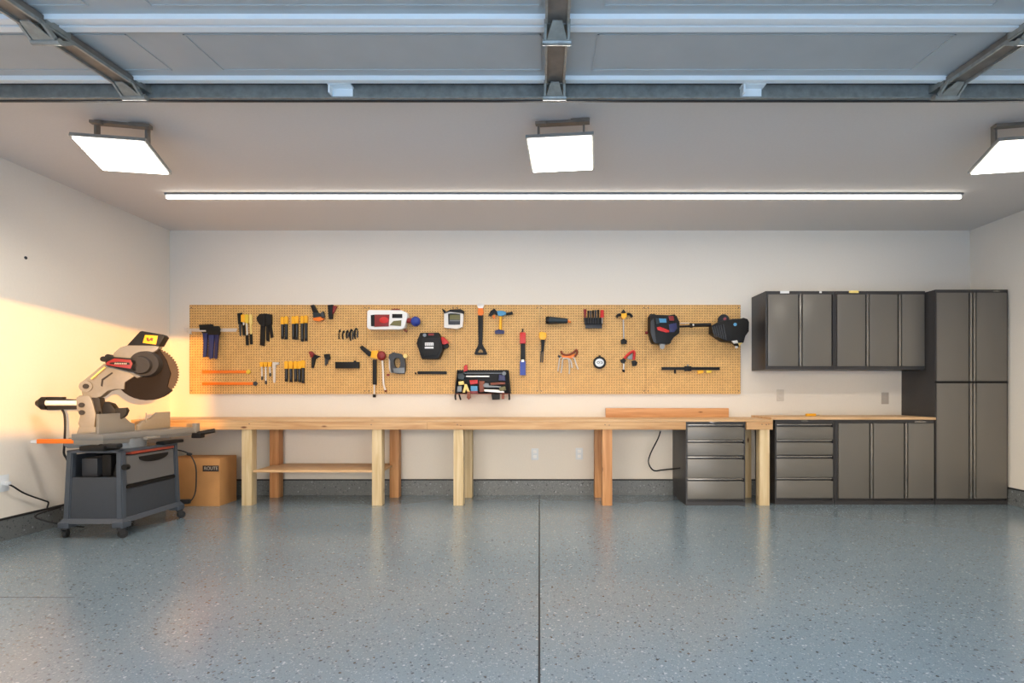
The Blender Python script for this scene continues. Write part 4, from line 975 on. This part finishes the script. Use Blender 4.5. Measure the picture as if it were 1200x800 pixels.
# slide tubes to the rear
def tubeq(mb, p, q, off, r): return mb.cyl(Q(p[0], p[1], off), Q(q[0], q[1], off), r)
link('slide_tube', tubeq(MB(), (50, 472), (93, 472), .022, .020), 'white', ms)
link('slide_cover', sp(sp(MB(), [(54.5, 464.8), (73, 465), (73, 467.5), (92, 468), (92, 470), (54.5, 470)], -.03, .03), [(54.5, 475), (92, 475), (92, 479.5), (54.5, 480.5)], -.03, .03), 'black', ms)
link('tube_cap', MB().cyl(Q(42.5, 472.4, 0), Q(49, 472.4, 0), .018, .045, 20).cyl(Q(49, 472.4, 0), Q(56, 472.4, 0), .047, .047, 20), 'black', ms)
# rear bracket
br = MB(); sp(br, [(89, 466), (93, 463.3), (105, 463.6), (108, 470), (112, 485), (110.5, 502), (93, 501), (91.3, 496), (93.5, 487), (89.6, 480)], -.06, .06, .006)
link('rear_bracket', br, 'cast', ms)
bo = MB()
for p_ in ((95.3, 474.5), (95.6, 483.2)): sc_(bo, p_, .055, .068, .018)
link('bracket_bolt', bo, 'motor', ms)
link('pivot_block', sp(MB(), [(104, 465), (116, 466), (118, 476), (120, 484), (112, 492), (110, 478)], -.05, .045, .005), 'motor', ms)
link('rear_upright', sp(MB(), [(112.5, 482), (116.3, 482), (116, 506), (112, 506)], -.05, .07, .003), 'rubber', ms)
link('rear_foot', sp(MB(), [(92, 500), (116, 500), (120, 513), (88, 513)], -.07, .06, .006), 'cast', ms)
# arm
ar = MB(); sp(ar, [(94.2, 452), (95.5, 447), (108, 437), (121, 426), (133, 428), (152, 432), (158, 440.5), (146, 448), (145.5, 456), (134, 456), (126, 458), (117.5, 465), (108, 467), (96, 463.5)], -.045, .045, .010)
link('arm', ar, 'cast', ms)
sc2 = MB(); sc_(sc2, (100.2, 452.5), .04, .060, .040); link('pivot_boss', sc2, 'cast', ms)
sc3 = MB(); sc_(sc3, (100.2, 452.5), .055, .068, .018); link('pivot_bolt', sc3, 'motor', ms)
link('arm_groove', sp(MB(), [(118, 452), (119, 444), (131, 436), (132.5, 437), (121, 445.5), (120, 453)], .04, .048, .001), 'motor', ms)
link('depth_rod', MB().cyl(Q(107, 444, .058), Q(123, 430, .058), .006), 'yel2', ms)
# blade
cb = Q(173.3, 437.2, .012); Rb = .204
bl = MB(); u = Vector((cs, sn, 0)); zz = Vector((0, 0, 1)); pts = []
NT = 60
for i in range(NT):
    a0 = 2*math.pi*i/NT
    pts.append(cb+(u*math.cos(a0)+zz*math.sin(a0))*Rb*.955); a1 = a0+2*math.pi/NT*.35; pts.append(cb+(u*math.cos(a1)+zz*math.sin(a1))*Rb)
    a2 = a0+2*math.pi/NT*.6; pts.append(cb+(u*math.cos(a2)+zz*math.sin(a2))*Rb)
bl.prism([p_-NRM*.0015 for p_ in pts], NRM*.003); link('blade', bl, 'blade', ms)
gd_ = MB(); pts = []
# lower guard: crescent over the left and lower part of the blade
for i in range(25):
    a0 = R(70+250*i/24); pts.append(cb+(u*math.cos(a0)+zz*math.sin(a0))*Rb*1.01)
pts += [cb+(u*math.cos(R(-38))+zz*math.sin(R(-38)))*Rb*.80, cb+(u*math.cos(R(0))+zz*math.sin(R(0)))*Rb*.74, cb+(u*math.cos(R(40))+zz*math.sin(R(40)))*Rb*.78]
gd_.prism([p_-NRM*.02 for p_ in pts], NRM*.040, .003); link('blade_guard', gd_, 'guard', ms)
# head casting over the blade
hd = MB(); sp(hd, [(129, 424), (133, 413), (140, 407), (150, 403.8), (165, 403), (180, 404.3), (187, 406), (183, 411), (176, 414), (172, 424), (170, 440), (160, 443), (150, 436), (134, 432)], -.03, .055, .010)
link('head_casting', hd, 'cast', ms)
mo = MB(); sc_(mo, (168.5, 426), .04, .115, .100, .092, 32); sc_(mo, (164, 427.5), .110, .150, .068, .060, 32); link('motor_end', mo, 'motor', ms)
mh = MB(); sp(mh, [(124, 420.5), (127.5, 417.5), (160, 420), (163, 427), (161, 437), (150, 435), (124.5, 428.5), (122.5, 425)], .05, .15, .012); link('motor_housing', mh, 'black', ms)
st_ = MB(); sp(st_, [(125, 424.2), (134, 419.8), (153, 421.5), (155.3, 426), (153, 431.8), (135, 429.3), (123.8, 427.2)], .150, .153, .0005); link('red_label', st_, 'redd', ms)
st_ = MB(); sp(st_, [(129, 424.7), (139, 423.6), (151.5, 424.6), (152, 427.4), (139, 427.1), (128, 426.2)], .153, .155, .0003); link('label_field', st_, 'black', ms)
st_ = MB()
for k in range(7): sp(st_, [(134.5+k*2.1, 424.8+.05*k), (135.7+k*2.1, 424.8+.05*k), (135.4+k*2.1, 426.6+.05*k), (134.2+k*2.1, 426.6+.05*k)], .155, .1565, .0001)
link('label_marks', st_, 'plateg', ms)
bt = MB(); bt.ball(Q(174.6, 429, .12), .016); link('arbor_bolt', bt, 'steel', ms)
kn = MB(); sc_(kn, (121, 420.5), .02, .09, .020); sc_(kn, (126.5, 418), .02, .10, .020); link('head_knob', kn, 'black', ms)
# top handle box with yellow sticker
bxh = MB(); sp(bxh, [(148.5, 404.5), (163.5, 388.3), (166, 387.6), (190.5, 391.6), (192.6, 394.5), (186.5, 405)], -.06, .06, .008); link('handle_guard', bxh, 'black', ms)
ys = MB(); sp(ys, [(170, 392.2), (185, 393.2), (182.8, 403.6), (167.2, 401.6)], .060, .062, .0004); link('warning_sticker', ys, 'yellow', ms, label='orange-yellow sticker')
ym = MB(); sp(ym, [(171.5, 395.5), (174, 395.5), (174.5, 398), (177, 395.6), (179.5, 396), (178.5, 399.8), (176.5, 398.6), (174, 400), (172, 399)], .062, .063, .0001); link('sticker_mark', ym, 'brown', ms)
# knobs in front of the pivot
kk = MB(); sp(kk, [(119, 479), (122, 470.5), (130, 473), (136, 481), (134, 486), (121, 486)], .0, .09, .008); link('bevel_lock', kk, 'black', ms)
kk = MB(); sp(kk, [(128, 481), (134, 478.5), (147, 477.5), (149, 481), (146.5, 487), (141.5, 491), (136, 489), (134.5, 485), (122.5, 486), (122, 481)], .03, .085, .008); link('bevel_knob', kk, 'rubber', ms)
# cord from the slide
hc = [Q(73, 480, .02), Q(75.5, 486, .03), Q(76.3, 500, .03), Q(75.5, 520, .03), Q(75, 531, .03), Q(78, 537, .04), Q(80, 541, .03)]
t = thing('hanging_cord', 'thin black cord hanging behind the saw on the left', 'cord', hc[-1])
link('cord', MB().tube(hc, .007), 'rubber', t)
# cord at the cart's right side
y_ = -.93
rc = [at(208, 527, y_), at(216, 529, y_), at(223, 533, y_), at(229, 545, y_), at(230, 560, y_), at(228.5, 578, y_), at(222, 588, y_), at(214, 588, y_)]
t = thing('extension_cord', 'black cord looping down in front of the cardboard box', 'cord', (rc[5].x, y_, .12))
link('cord', MB().tube(rc, .005), 'rubber', t)
a_ = at(210, 587.5, y_); b_ = at(222, 587.5, y_); link('plug_block', MB().box(a_.x, b_.x, y_-.02, y_+.02, a_.z-.018, a_.z+.018, .005), 'black', t)
pc = at(222, 532, y_); link('cord_grip', MB().ball(pc, .016, 1.4, 1, .8), 'rubber', t)
